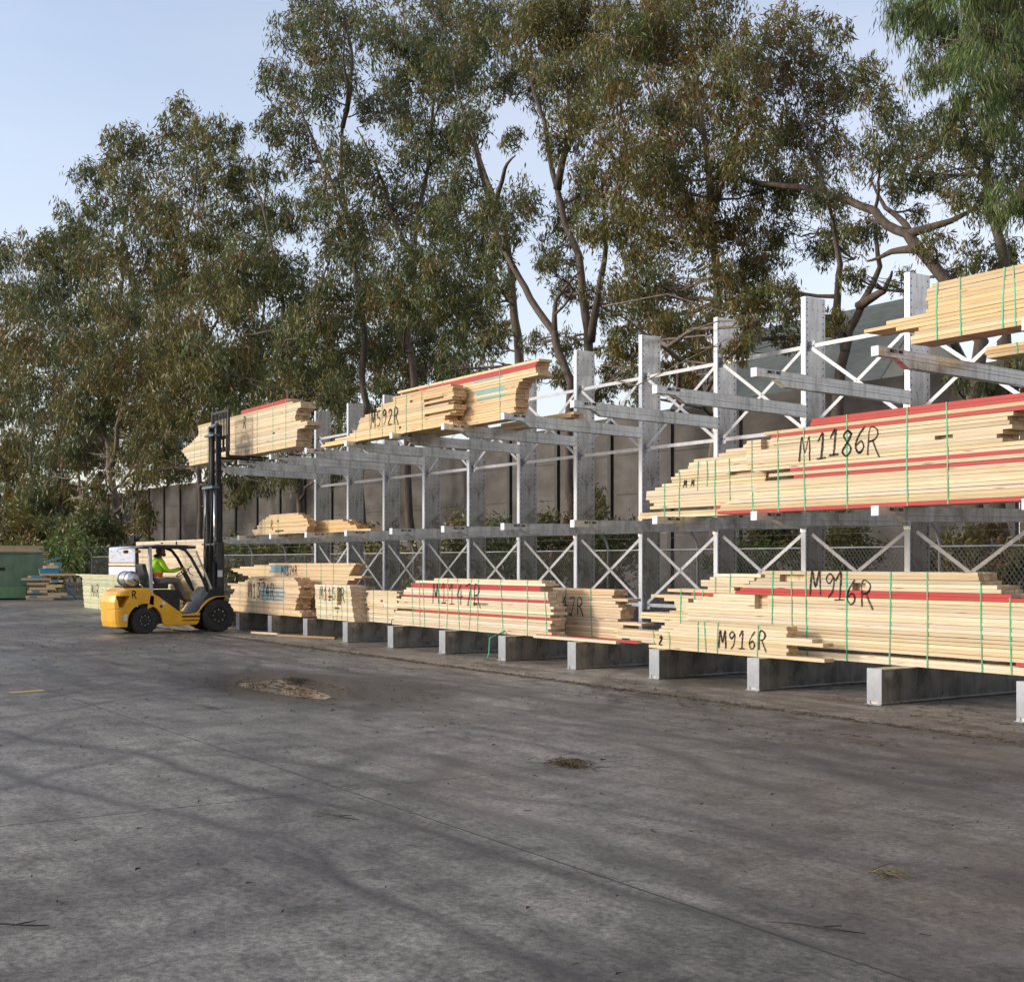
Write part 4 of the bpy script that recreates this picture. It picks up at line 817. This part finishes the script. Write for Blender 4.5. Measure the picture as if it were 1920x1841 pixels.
# wheels
def wheel(x, y, r, w):
    s = -1 if y < 0 else 1
    t = empty('wheel', (x, y, r)); t.parent = fk
    P = [(r * .55, -w / 2), (r * .93, -w / 2), (r * .99, -w * .38), (r, -w * .2), (r, w * .2), (r * .99, w * .38), (r * .93, w / 2), (r * .55, w / 2), (r * .55, -w / 2)]
    g = MB(); n = 32; vs = []; fs = []
    for rr, yy in P: vs += [(rr * math.cos(2 * math.pi * k / n), yy, rr * math.sin(2 * math.pi * k / n)) for k in range(n)]
    for i in range(len(P) - 1): fs += [(i * n + k, i * n + (k + 1) % n, (i + 1) * n + (k + 1) % n, (i + 1) * n + k) for k in range(n)]
    g.add(vs, fs, 0, False)
    for k in range(18):
        a = 2 * math.pi * k / 18; m4 = Matrix.Rotation(-a, 4, 'Y'); g.box(r * .985, r * 1.012, -w * .48, -w * .05, -.03 * r, .08 * r, 0, m4); g.box(r * .985, r * 1.012, w * .05, w * .48, .06 * r, .17 * r, 0, m4)
    g.build('tyre', M_RUB, t, fixn=True)
    g = MB(); g.tube([(0, -s * w * .1, 0), (0, s * w * .34, 0)], r * .56, 24, 0, True, False); g.tube([(0, s * w * .34, 0), (0, s * w * .42, 0)], [r * .2, r * .16], 12)
    for k in range(8):
        a = 2 * math.pi * k / 8; p = Vector((math.cos(a) * r * .36, s * w * .34, math.sin(a) * r * .36)); g.tube([p, p + Vector((0, s * .03, 0))], r * .045, 6, 1)
    g.build('rim', [M_BLK, M_CHROME], t)
wheel(0, -.47, .31, .22); wheel(0, .47, .31, .22); wheel(1.75, -.5, .385, .27); wheel(1.75, .5, .385, .27)
# overhead guard
guard = empty('overhead_guard', (0, 0, 0)); guard.parent = fk
for s in (-1, 1):
    g = MB(); g.bar((.16, s * .52, .86), (.13, s * .50, 2.0), .07, .09, 0, (0, 1, 0)); g.build('rear_post', M_LGREY if s < 0 else M_BLK, guard, bevel=.008)
    g = MB(); pts = [(1.52, s * .5, .95), (1.40, s * .5, 1.25), (1.12, s * .49, 1.75), (.98, s * .49, 1.93), (.8, s * .49, 2.0)]; g.tube(pts, .036, 8); g.build('front_post', M_BLK, guard)
g = MB(); g.box(-.02, 1.22, -.53, -.46, 1.97, 2.03); g.box(-.02, 1.22, .46, .53, 1.97, 2.03); g.box(1.15, 1.22, -.46, .46, 1.97, 2.03); g.box(-.02, .05, -.46, .46, 1.97, 2.03)
for k in range(7): g.box(.05, 1.15, -.40 + k * .125, -.36 + k * .125, 1.985, 2.015)
g.build('roof_frame', M_BLK, guard, bevel=.005)
g = MB(); g.add([(-.32, -.54, 1.95), (.3, -.54, 2.045), (.3, .54, 2.045), (-.32, .54, 1.95), (1.22, -.54, 2.04), (1.22, .54, 2.04), (-.32, -.54, 1.965), (.3, -.54, 2.06), (.3, .54, 2.06), (-.32, .54, 1.965), (1.22, -.54, 2.055), (1.22, .54, 2.055)],
                  [(0, 1, 2, 3), (1, 4, 5, 2), (9, 8, 7, 6), (8, 11, 10, 7), (0, 6, 7, 1), (1, 7, 10, 4), (4, 10, 11, 5), (5, 11, 8, 2), (2, 8, 9, 3), (3, 9, 6, 0)]); g.build('rain_cover', simple('blue_grey_vinyl', (.33, .36, .42), (.10, .12, .22), .4, 0, 2.2), guard)
g = MB()
nxx = 8
def sheet(corners, nu, nv, amp, name):
    a, b_, c, d = [Vector(p) for p in corners]; g = MB(); n0 = (b_ - a).cross(d - a).normalized()
    for j in range(nv + 1):
        for i in range(nu + 1):
            u, w_ = i / nu, j / nv; p = a.lerp(b_, u).lerp(d.lerp(c, u), w_) + n0 * amp * (math.sin(u * 9 + w_ * 5) * math.sin(w_ * 7 - u * 3)) * math.sin(math.pi * u)
            g.v.append(tuple(p))
    for j in range(nv):
        for i in range(nu): g.f.append((j * (nu + 1) + i, j * (nu + 1) + i + 1, (j + 1) * (nu + 1) + i + 1, (j + 1) * (nu + 1) + i)); g.m.append(0); g.smooth.append(True)
    return g.build(name, mp_, guard)
sheet([(1.56, -.54, .95), (1.56, .54, .95), (1.20, .52, 1.96), (1.20, -.52, 1.96)], 12, 12, .012, 'clear_windscreen')
sheet([(.78, -.545, 1.98), (1.20, -.545, 1.96), (1.55, -.545, .90), (1.20, -.545, .62)], 10, 10, .012, 'clear_side_curtain')
sheet([(-.30, -.52, 1.94), (.12, -.54, 1.97), (.14, -.54, 1.12), (-.20, -.5, 1.12)], 8, 8, .03, 'clear_rear_curtain')
g = MB(); g.bar((1.215, -.555, 1.92), (1.59, -.555, 1.02), .035, .045, 0, (0, 1, 0)); g.build('curtain_edge', simple('cream_webbing', (.62, .58, .46), None, .6), guard)
g = MB(); g.box(-.2, -.08, -.52, -.42, 1.86, 1.93); g.build('lamp', M_AMBER, guard, bevel=.02)
g = MB(); g.box(-.2, -.08, .42, .52, 1.86, 1.93); g.build('lamp', M_AMBER, guard, bevel=.02)
# seat, gas bottle, wheel
g = MB(); g.box(.18, .66, -.25, .25, 1.03, 1.15); g.prism([(.14, 1.1), (.26, 1.1), (.12, 1.62), (.02, 1.6)], -.24, .24); g.build('seat', M_SEAT, fk, bevel=.03, fixn=True)
g = MB(); P = [(-.42, .02), (-.42, .10), (-.38, .155), (-.33, .172), (-.12, .172), (-.1, .178), (-.08, .172), (.12, .172), (.14, .178), (.16, .172), (.33, .172), (.38, .155), (.42, .10), (.42, .02)]
n = 28; vs = []; fs = []
for yy, rr in P: vs += [(-.22 + rr * math.cos(2 * math.pi * k / n), yy, 1.26 + rr * math.sin(2 * math.pi * k / n)) for k in range(n)]
for i in range(len(P) - 1): fs += [(i * n + k, i * n + (k + 1) % n, (i + 1) * n + (k + 1) % n, (i + 1) * n + k) for k in range(n)]
g.add(vs, fs + [tuple(range(n)), tuple((len(P) - 1) * n + k for k in range(n))[::-1]], 0, True)
gas = g.build('gas_bottle', M_ALU, fk, fixn=True)
g = MB()
for yy in (-.25, .22): g.tube([(-.22 + .176 * math.cos(R(a)), yy, 1.26 + .176 * math.sin(R(a))) for a in range(0, 361, 20)], .012, 6)
for yy in (-.25, .22): g.box(-.44, .0, yy - .03, yy + .03, 1.055, 1.09)
g.box(-.44, -.39, -.34, .34, 1.055, 1.11); g.box(-.05, .0, -.34, .34, 1.055, 1.11)
g.build('bottle_bracket', M_DGREY, fk)
g = MB(); g.tube([(-.22, -.44, 1.26), (-.14, -.50, 1.2), (-.0, -.45, 1.12), (.08, -.3, 1.1)], .014, 6); g.build('gas_hose', M_BLK, gas)
g = MB(); ctr = Vector((1.08, .0, 1.40)); ax = Vector((-.55, 0, .83)).normalized(); e1 = Vector((0, 1, 0)); e2 = ax.cross(e1)
g.tube([ctr + (e1 * math.cos(R(a)) + e2 * math.sin(R(a))) * .17 for a in range(0, 361, 15)], .014, 8); g.tube([ctr, (1.30, 0, 1.02)], .025, 8); g.bar(ctr - e1 * .16, ctr + e1 * .16, .03, .02); g.build('steering_wheel', M_BLK, fk)
g = MB(); g.tube([(1.16, -.5, 1.35), (1.06, -.53, 1.38), (1.04, -.53, 1.5), (1.12, -.5, 1.56)], .012, 6); g.build('grab_handle', M_BLK, guard)
g = MB(); g.tube([(1.30, -.5, 1.55), (1.42, -.62, 1.6)], .01, 6); g.box(1.40, 1.44, -.70, -.58, 1.54, 1.66); g.build('mirror', M_BLK, guard)
# mast
mast = empty('mast', (0, 0, 0)); mast.parent = fk
MX = 1.86
for s in (-1, 1):
    y = s * .36; g = MB(); g.box(MX - .06, MX + .10, y - .012, y + .012, .12, 2.12); g.box(MX - .06, MX - .045, y - .05, y + .05, .12, 2.12); g.box(MX + .085, MX + .10, y - .05, y + .05, .12, 2.12); g.build('outer_rail', M_DGREY, mast)
    y = s * .30; g = MB(); g.box(MX - .05, MX + .09, y - .01, y + .01, 1.4, 3.55); g.box(MX - .05, MX - .037, y - .04, y + .04, 1.4, 3.55); g.box(MX + .077, MX + .09, y - .04, y + .04, 1.4, 3.55); g.build('middle_rail', M_BLK, mast)
    y = s * .245; g = MB(); g.box(MX - .04, MX + .08, y - .01, y + .01, 2.9, 4.95); g.box(MX - .04, MX - .028, y - .035, y + .035, 2.9, 4.95); g.box(MX + .068, MX + .08, y - .035, y + .035, 2.9, 4.95); g.build('inner_rail', M_BLK, mast)
    g = MB(); g.tube([(MX - .10, s * .30, .5), (MX - .10, s * .30, 1.65)], .04, 12, 1); g.tube([(MX - .10, s * .30, 1.65), (MX - .10, s * .30, 3.42)], .024, 12, 0); g.build('lift_cylinder', [M_CHROME, M_BLK], mast)
    g = MB(); g.tube([(MX - .16, s * .2, .9), (MX - .18, s * .2, 1.9), (MX - .14, s * .2, 2.8), (MX - .11, s * .2, 3.4)], .014, 6); g.tube([(MX - .14, s * .14, 1.2), (MX - .12, s * .14, 3.4)], .012, 6); g.build('hydraulic_hose', M_BLK, mast)
    g = MB(); g.tube([(1.6, s * .3, .75), (MX - .06, s * .3, .95)], .035, 10); g.build('tilt_cylinder', M_BLK, mast)
g = MB(); g.box(MX - .16, MX - .06, -.42, .42, 2.06, 2.10); g.box(MX - .06, MX + .0, -.35, .35, 1.0, 1.06); g.box(MX - .06, MX, -.35, .35, .3, .38); g.build('crossbar', M_DGREY, mast)
g = MB(); g.box(MX - .18, MX + .0, -.36, .36, 3.42, 3.48); g.build('crossbar', M_TEALM, mast)
g = MB(); g.tube([(MX - .04, 0, 3.0), (MX - .04, 0, 4.68)], .06, 12); g.tube([(MX + .03, .1, 2.2), (MX + .03, .1, 4.7)], .02, 6); g.tube([(MX + .03, -.1, 2.2), (MX + .03, -.1, 4.7)], .02, 6); g.build('free_lift_cylinder', M_BLK, mast)
g = MB(); g.box(MX - .14, MX + .04, -.30, .30, 4.68, 4.73); g.tube([(MX - .06, -.06, 4.73), (MX - .06, .06, 4.73)], .07, 12); g.tube([(MX + .02, -.2, 4.95), (MX + .02, .2, 4.95)], .05, 10); g.build('mast_head', M_TEALM, mast)
g = MB(); g.box(MX - .062, MX + .0605, -.411, -.408, 1.3, 1.46); g.build('warning_label', M_WHITE, mast)
FX = MX + .14
g = MB(); g.box(FX, FX + .05, -.55, .55, 4.32, 4.42); g.box(FX, FX + .05, -.55, .55, 4.62, 4.70)
for s in (-.5, -.2, .2, .5): g.box(FX - .0, FX + .04, s * 1.0 - .03, s * 1.0 + .03, 4.42, 4.62)
g.build('fork_carriage', M_BLK, fk)
g = MB(); g.box(FX, FX + .045, -.58, -.50, 4.30, 5.32); g.box(FX, FX + .045, .50, .58, 4.30, 5.32); g.box(FX, FX + .04, -.50, .50, 5.26, 5.32)
for k in range(9): g.box(FX + .01, FX + .03, -.41 + k * .1, -.385 + k * .1, 4.70, 5.26)
g.build('load_backrest', M_BLK, fk)
for s in (-.34, .34):
    g = MB(); g.prism([(FX + .05, 4.70), (FX + .10, 4.70), (FX + .10, 4.235), (FX + 1.25, 4.21), (FX + 1.25, 4.19), (FX + .05, 4.17)], s - .06, s + .06); g.build('fork', M_BLK, fk, fixn=True)

# ------------------------------------------------------------------ driver
def skin_body(name, bones, mats, parent, loc, rz, sub=2):
    """bones: {name: (pos, (rx, ry), parent)}"""
    keys = list(bones); idx = {k: i for i, k in enumerate(keys)}
    me = bpy.data.meshes.new(name); me.from_pydata([bones[k][0] for k in keys], [(idx[k], idx[bones[k][2]]) for k in keys if bones[k][2]], [])
    o = bpy.data.objects.new(name, me); COL.objects.link(o)
    md = o.modifiers.new('skin', 'SKIN'); md.use_smooth_shade = True
    sv = me.skin_vertices[0].data if me.skin_vertices else None
    if sv is None:
        bpy.context.view_layer.objects.active = o; o.select_set(True); sv = me.skin_vertices[0].data
    for k in keys:
        sv[idx[k]].radius = bones[k][1]; sv[idx[k]].use_root = bones[k][2] is None
    sd = o.modifiers.new('sub', 'SUBSURF'); sd.levels = sd.render_levels = sub
    bpy.context.view_layer.update()
    dg = bpy.context.evaluated_depsgraph_get(); m2 = bpy.data.meshes.new_from_object(o.evaluated_get(dg))
    o.modifiers.clear(); o.data = m2
    m2.materials.clear()
    for m in mats: m2.materials.append(m)
    for p in m2.polygons: p.use_smooth = True
    return o
M_SKIN = simple('skin', (.42, .22, .14), (.36, .18, .115), .5); M_HIVIS = simple('hi_vis_yellow', (.45, .85, .02), (.36, .72, .015), .7, 0, 8); M_ORANGE = simple('hi_vis_orange', (.85, .16, .025), (.7, .12, .02), .7, 0, 8)
M_TROUS = simple('grey_trousers', (.22, .19, .16), (.15, .13, .11), .85, 0, 8); M_HAIR = simple('dark_hair', (.05, .042, .036), (.09, .075, .065), .7, 0, 20); M_BOOT = simple('tan_boot', (.24, .18, .09), (.16, .12, .06), .7); M_SILVER = simple('reflective_tape', (.6, .62, .64), None, .3, .4)
px_, pz = .42, 1.24                                      # hip in forklift coordinates
B = {'pelvis': ((0, 0, 0), (.15, .13), None), 'waist': ((.03, 0, .16), (.14, .155), 'pelvis'), 'chest': ((.06, 0, .34), (.135, .17), 'waist'), 'upper': ((.08, 0, .45), (.11, .15), 'chest'),
     'neck': ((.10, 0, .535), (.06, .06), 'upper'), 'neck2': ((.115, 0, .57), (.058, .058), 'neck')}
for s, n_ in ((-1, 'R'), (1, 'L')):
    B['sh' + n_] = ((.08, s * .17, .45), (.075, .075), 'upper'); B['ua' + n_] = ((.13, s * .22, .33), (.062, .062), 'sh' + n_); B['el' + n_] = ((.22, s * .25, .21), (.05, .05), 'ua' + n_)
    B['fa' + n_] = ((.38, s * .22, .20), (.044, .044), 'el' + n_); B['wr' + n_] = ((.53, s * .17, .235), (.031, .031), 'fa' + n_); B['pa' + n_] = ((.58, s * .16, .25), (.033, .022), 'wr' + n_); B['pb' + n_] = ((.62, s * .16, .265), (.036, .02), 'pa' + n_)
    B['hp' + n_] = ((.06, s * .10, -.03), (.105, .105), 'pelvis'); B['th' + n_] = ((.26, s * .13, -.02), (.095, .095), 'hp' + n_); B['kn' + n_] = ((.50, s * .15, -.03), (.07, .07), 'th' + n_)
    B['sn' + n_] = ((.58, s * .14, -.22), (.062, .062), 'kn' + n_); B['an' + n_] = ((.64, s * .14, -.43), (.045, .045), 'sn' + n_); B['ft' + n_] = ((.74, s * .145, -.49), (.045, .04), 'an' + n_); B['to' + n_] = ((.84, s * .145, -.50), (.035, .03), 'ft' + n_)
drv_org = Vector((-30.1, 9.22 + px_, pz))
person = skin_body('person', B, [M_SKIN, M_HIVIS, M_ORANGE, M_TROUS, M_BOOT, M_SILVER], None, drv_org, 0)
person.location = drv_org; person.rotation_euler = (0, 0, R(90))
tag(person, 'bearded person in yellow and orange hi-vis shirt driving the yellow forklift', 'person')
for p in person.data.polygons:
    c = p.center
    if c.z > .525: mi = 0
    elif c.x > .52 and c.z > .1: mi = 0
    elif c.z > .17 or (c.x > .2 and c.z > .1): mi = 1
    elif c.z > .06 and c.x < .22: mi = 2
    elif c.z < -.36: mi = 4
    elif c.z > .03 and c.x < .2: mi = 5
    else: mi = 3
    p.material_index = mi
# head with a face, five fingers on each hand closed round the wheel
import bmesh
bm = bmesh.new(); bmesh.ops.create_uvsphere(bm, u_segments=24, v_segments=18, radius=1)
for v_ in bm.verts:
    x, y, z = v_.co; jaw = max(0, -z); fx = x
    X = fx * .098 * (1 - .10 * jaw) + .012 * jaw; Yy = y * .076 * (1 - .28 * jaw); Z = z * .118
    if x > .55:
        if abs(y) < .2 and -.28 < z < .12: X += .022 * (1 - abs(y) / .2) * (1 - abs(z + .12) / .26)        # nose
        if .06 < z < .28 and .2 < abs(y) < .6: X -= .010                                                  # eye sockets
        if .28 < z < .42: X += .005
        if -.52 < z < -.36 and abs(y) < .42: X += .006                                                    # lips
        if -.9 < z < -.62 and abs(y) < .4: X += .010
    v_.co = (X, Yy, Z)
hm = bpy.data.meshes.new('head'); bm.to_mesh(hm); bm.free(); hm.materials.append(M_SKIN)
for p in hm.polygons: p.use_smooth = True
head = bpy.data.objects.new('head', hm); COL.objects.link(head); head.parent = person; head.location = (.135, 0, .665); head.rotation_euler = (0, R(-14), 0)
def blob(name, m, parent, fn, seg=(20, 14)):
    bm = bmesh.new(); bmesh.ops.create_uvsphere(bm, u_segments=seg[0], v_segments=seg[1], radius=1)
    for v_ in bm.verts: v_.co = fn(v_.co.copy())
    me = bpy.data.meshes.new(name); bm.to_mesh(me); bm.free(); me.materials.append(m)
    for p in me.polygons: p.use_smooth = True
    o = bpy.data.objects.new(name, me); COL.objects.link(o); o.parent = parent; return o
def hairf(c):
    k = 1.0 if (c.x < .25 or c.z > .55) else .78
    if c.x > .2 and c.z < .5: k = .6
    return Vector((c.x * .106 * k - .012, c.y * .084 * k, c.z * .122 * k + .008))
blob('hair', M_HAIR, head, hairf)
blob('beard', M_HAIR, head, lambda c: Vector((c.x * .05 + .052, c.y * .062, c.z * .05 - .088)))
for s in (-1, 1):
    blob('eye', simple('eye_dark', (.02, .018, .016), None, .2), head, lambda c, s=s: Vector((c.x * .008 + .086, c.y * .013 + s * .031, c.z * .008 + .018)), (10, 8))
    blob('ear', M_SKIN, head, lambda c, s=s: Vector((c.x * .019 - .002, c.y * .008 + s * .078, c.z * .032 - .002)), (10, 8))
    g = MB()
    for q in range(4):                     # fingers, bent over the rim
        z0 = .285 - q * .019; ln = (.9, 1, .95, .75)[q]; y0 = s * .16
        g.tube([(.61, y0 - s * .012, z0 - .02), (.645, y0 - s * .014, z0 - .012), (.668 * 1, y0 - s * .028, z0 - .016), (.668, y0 - s * (.034 + .02 * ln), z0 - .02), (.652, y0 - s * (.04 + .022 * ln), z0 - .024)], [.010, .0095, .009, .008, .006], 8)
    g.tube([(.585, y0 - s * .02, .262), (.605, y0 - s * .045, .275), (.63, y0 - s * .055, .282), (.65, y0 - s * .052, .283)], [.012, .011, .009, .007], 8)
    g.build('fingers', M_SKIN, person)
g = MB(); g.tube([(.02, 0, .50), (.07, 0, .545)], [.10, .085], 16); g.build('collar', simple('navy_collar', (.04, .035, .035), None, .8), person)

# ------------------------------------------------------------------ far left yard things
M_SKIP = simple('skip_green_paint', (.17, .27, .165), (.12, .20, .12), .55, .1, 2.5, (1, 1, .5), bump=.1, rvar=.1); M_SKIPL = simple('skip_green_bright', (.17, .32, .15), (.14, .27, .13), .5)
sk = empty('skip_bin', (-60, 11.5, 0), R(90), label='green steel skip with a sloping end at the far left', cat='skip'); hw = 2.6
g = MB(); g.prism([(-hw + .4, .05), (hw - .95, .05), (hw - .85, .60), (hw - .1, .66), (hw, .9), (hw, 2.05), (-hw, 2.05), (-hw, .66)], 0, 1.75); g.build('body', M_SKIP, sk, bevel=.03, fixn=True)
g = MB(); g.prism([(-hw + .4, .06), (hw - .75, .06), (hw - .70, .58), (-hw + .2, .58)], -.16, -.004); g.build('lower_panel', M_SKIPL, sk, bevel=.02, fixn=True)
g = MB()
for q in range(2): xx = -hw + .9 + q * 1.6; g.box(xx - .05, xx + .05, -.05, -.003, .7, 2.0)
g.box(-hw, hw + .03, -.06, 1.80, 2.05, 2.11); g.build('rib', M_SKIP, sk, bevel=.01)
g = MB(); g.box(.4, 1.0, -.03, -.006, 1.28, 1.42); g.build('fork_pocket', M_BLK, sk)
of = empty('offcut_stack', (-58.3, 14.0, 0), R(78), label='untidy stack of short timber offcuts, some ends painted bright blue', cat='offcuts')
rr_ = random.Random(5); z = 0
rows = [(-1.75, .2, 0, 0), (-1.7, 1.0, 1, 0), (-.3, 1.15, 0, 1), (-1.5, -.1, 1, 1), (-1.45, .3, 0, 0), (-.2, .9, 0, 1), (-1.6, .0, 0, 2), (-.1, 1.0, 1, 0), (-1.95, -.05, 0, 0), (-1.5, -.6, 2, 0), (-.6, 1.9, 0, 0), (-.8, .6, 2, 1), (-.7, .9, 2, 0), (-.4, .8, 0, 1), (.1, .95, 1, 1)]
for (a, b_, cidx, kk) in rows:
    h = .092 + (.03 if kk == 1 else 0); a *= .56; b_ *= .56
    for dpt in range(3):
        g = MB(); board(g, a + rr_.uniform(-.08, .08), b_ + rr_.uniform(-.1, .1), dpt * .30, dpt * .30 + .27, 0, h); o = g.build('offcut', [M_BLUE if cidx == 2 and dpt == 0 else M_PINE, M_END], of, loc=(0, rr_.uniform(-.04, .04), z)); o.color = (1.2, 1.08, .92, 1); o.rotation_euler = (0, rr_.uniform(-.015, .015), rr_.uniform(-.05, .05))
        if cidx == 1 and dpt == 0: g = MB(); g.box(a + .12, a + .42, -.003, 0, .012, h - .012); g.build('painted_patch', M_BLUE, o)
    z += h + .005
# leaning offcut on top, small loose pieces on the ground beside it
g = MB(); board(g, 0, .7, 0, .24, 0, .05); o = g.build('offcut', [M_BLUE, M_END], of, loc=(-.2, .05, z + .0)); o.rotation_euler = (0, R(-14), .05)
g = MB(); board(g, 0, .75, 0, .2, 0, .05); o = g.build('leaning_offcut', [M_BLUE, M_END]); o.location = (-58.2, 14.68, .56); o.rotation_euler = (0, R(50), R(90)); tag(o, 'blue ended offcut leaning against the right side of the untidy offcut stack', 'offcut')
M_WRAP = simple('white_wrap', (.62, .66, .74), (.50, .54, .63), .35, 0, 5, bump=.4, rvar=.1); M_WRAPW = simple('plain_white_wrap', (.72, .75, .82), (.66, .69, .76), .4, 0, 2)
wx0, wx1 = UU(203, 14.6), UU(262, 14.6); hw = (wx1 - wx0) / 2
for i, (za, zb, m, lab) in enumerate(((.006, .74, M_WRAPW, 'lowest white wrapped pallet load, under two others behind the mint pack'), (.75, 1.48, M_WRAPW, 'plain white wrapped pallet load in the middle of the stack of three'), (1.52, 2.24, M_WRAP, 'printed blue white wrapped pallet load topmost of the stack of three'))):
    rt_ = empty('wrapped_pallet', ((wx0 + wx1) / 2 + i * .03, 14.6, za), label=lab, cat='pallet load')
    g = MB(); g.box(-hw, hw, 0, 1.2, .1, zb - za); g.build('wrapped_load', m, rt_, bevel=.05)
    g = MB()
    for yy in (.0, .55, 1.1): g.box(-hw, hw, yy, yy + .1, .0, .095)
    g.build('pallet', M_PINE, rt_)
    if i == 2:
        g = MB()
        for q in range(26): a, c_ = rnd.uniform(-hw + .1, hw - .4), rnd.uniform(.18, .62); g.box(a, a + rnd.uniform(.08, .3), -.004, -.001, c_, c_ + rnd.uniform(.015, .05))
        g.build('printed_marks', simple('faded_blue_print', (.36, .41, .52), None, .5), rt_)
# loose timber and litter on the yard
for (xa, ya, xb, yb, m, lab) in ((-28.3, 11.3, -27.35, 11.55, None, 'pale timber offcut lying on the yard near the forklift front wheel'), (-26.9, 11.35, -25.2, 11.95, (.5, .4, .3), 'dark weathered batten lying on the yard before the steel bases')):
    a, b_ = Vector((xa, ya, .006)), Vector((xb, yb, .006)); d = b_ - a; g = MB(); board(g, 0, d.length, 0, .09, 0, .042); o = g.build('loose_batten', [M_PINE, M_END]); o.location = a; o.rotation_euler = (0, 0, math.atan2(d.y, d.x)); tag(o, lab, 'batten')
    if m: o.color = (*m, 1)
g = MB(); xs, ys = UU(940, 12.05), 12.0
g.tube([(xs + .12, 12.05, .47), (xs + .14, 11.9, .42), (xs + .15, 11.72, .36), (xs + .22, 11.66, .1), (xs + .26, 11.6, .012)], .012, 5); tag(g.build('loose_strap', M_STRAP), 'end of green strap dangling in front of a steel base below the pack marked M1147R', 'strap')
M_LIT = simple('dry_litter', (.12, .085, .045), (.05, .036, .022), .9, 0, 3); M_TWIG = simple('dark_twig', (.05, .038, .028), (.03, .024, .02), .9)
lr = random.Random(9); g = MB()
def chip(x, y, L, w, a, z=.004, mi=0):
    c, s = math.cos(a), math.sin(a); b_ = len(g.v)
    g.add([(x - c * L + s * w, y - s * L - c * w, z), (x + c * L + s * w * .3, y + s * L - c * w * .3, z + lr.uniform(0, .01)), (x + c * L - s * w * .3, y + s * L + c * w * .3, z + .004), (x - c * L * .6 - s * w, y - s * L * .6 + c * w, z + lr.uniform(.003, .015))], [(0, 1, 2, 3)], mi)
for i in range(11000):                       # thick along the joint before the rack and between the bases
    x = lr.uniform(-34, -6); q = lr.random()
    y = 10.35 + lr.gauss(0, .05) if q < .33 else (lr.uniform(10.0, 16.5) if q < .78 else 10.3 - abs(lr.gauss(0, 2.6)))
    if q >= .33 and math.sin(x * 1.3 + math.sin(y * 1.7) * 2) + math.sin(y * 2.3 + x * .7) < .35: continue
    chip(x, y, lr.uniform(.012, .06), lr.uniform(.003, .009), lr.gauss(0, .6), .004, int(lr.random() < .4))
for i in range(1100):
    x, y = lr.uniform(-30, -1.5), lr.uniform(-4, 10)
    chip(x, y, lr.uniform(.005, .032), lr.uniform(.0015, .004), lr.uniform(0, 3.14), .004, int(lr.random() < .6))
for i in range(260): chip(-15.75 + lr.gauss(0, 1.0), 6.8 + lr.gauss(0, .42), lr.uniform(.015, .06), lr.uniform(.004, .010), lr.gauss(0, .7), .009, int(lr.random() < .7))
tag(g.build('leaf_litter', [M_LIT, M_TWIG]), kind='stuff')
def clump(x, y, r, n, lab, m):
    g = MB()
    for i in range(n):
        a = lr.uniform(0, 6.28); d = abs(lr.gauss(0, r * .5)); L = lr.uniform(.06, .2); b2 = lr.gauss(.3, .7); p = Vector((d * math.cos(a) * 1.6, d * math.sin(a) * .6, lr.uniform(.002, .02)))
        g.tube([p, p + Vector((math.cos(b2) * L * .5, math.sin(b2) * L * .5, lr.uniform(.005, .04))), p + Vector((math.cos(b2) * L, math.sin(b2) * L, lr.uniform(0, .02)))], [.003, .003, .001], 4, 0, False)
    o = g.build('litter_clump', m, loc=(x, y, .003)); tag(o, lab, 'litter')
clump(-8.53, 6.1, .22, 150, 'flat clump of dry brown grass and leaves on the open concrete in mid yard', M_LIT)
clump(-4.6, 5.35, .07, 26, 'small sparse tuft of dry straw on the concrete at the front right', simple('dry_straw', (.14, .12, .06), None, .8))
clump(-16.6, 7.3, .35, 120, 'dark clump of sodden litter at the far edge of the puddle', M_TWIG)
for (x, y, L, a, lab) in ((-7.6, 3.6, .2, .3, 'thin dark twig lying alone on the concrete in the lower middle'), (-6.1, 1.3, .16, .9, 'forked dark twig near the bottom left of the yard'), (-4.1, 4.3, .22, .5, 'dark twig beside the front saw-cut joint at the lower right'), (-14.1, 5.1, .3, .1, 'piece of dark bark lying right of the puddle')):
    g = MB(); g.tube([(-L, 0, .012), (-L * .3, .02, .016), (L * .4, -.01, .02), (L, .03, .01)], [.003, .005, .005, .002], 6); g.tube([(0, 0, .016), (L * .5, .07, .02)], [.005, .002], 5); o = g.build('twig', M_TWIG, loc=(x, y, 0)); o.rotation_euler = (0, 0, a); tag(o, lab, 'twig')
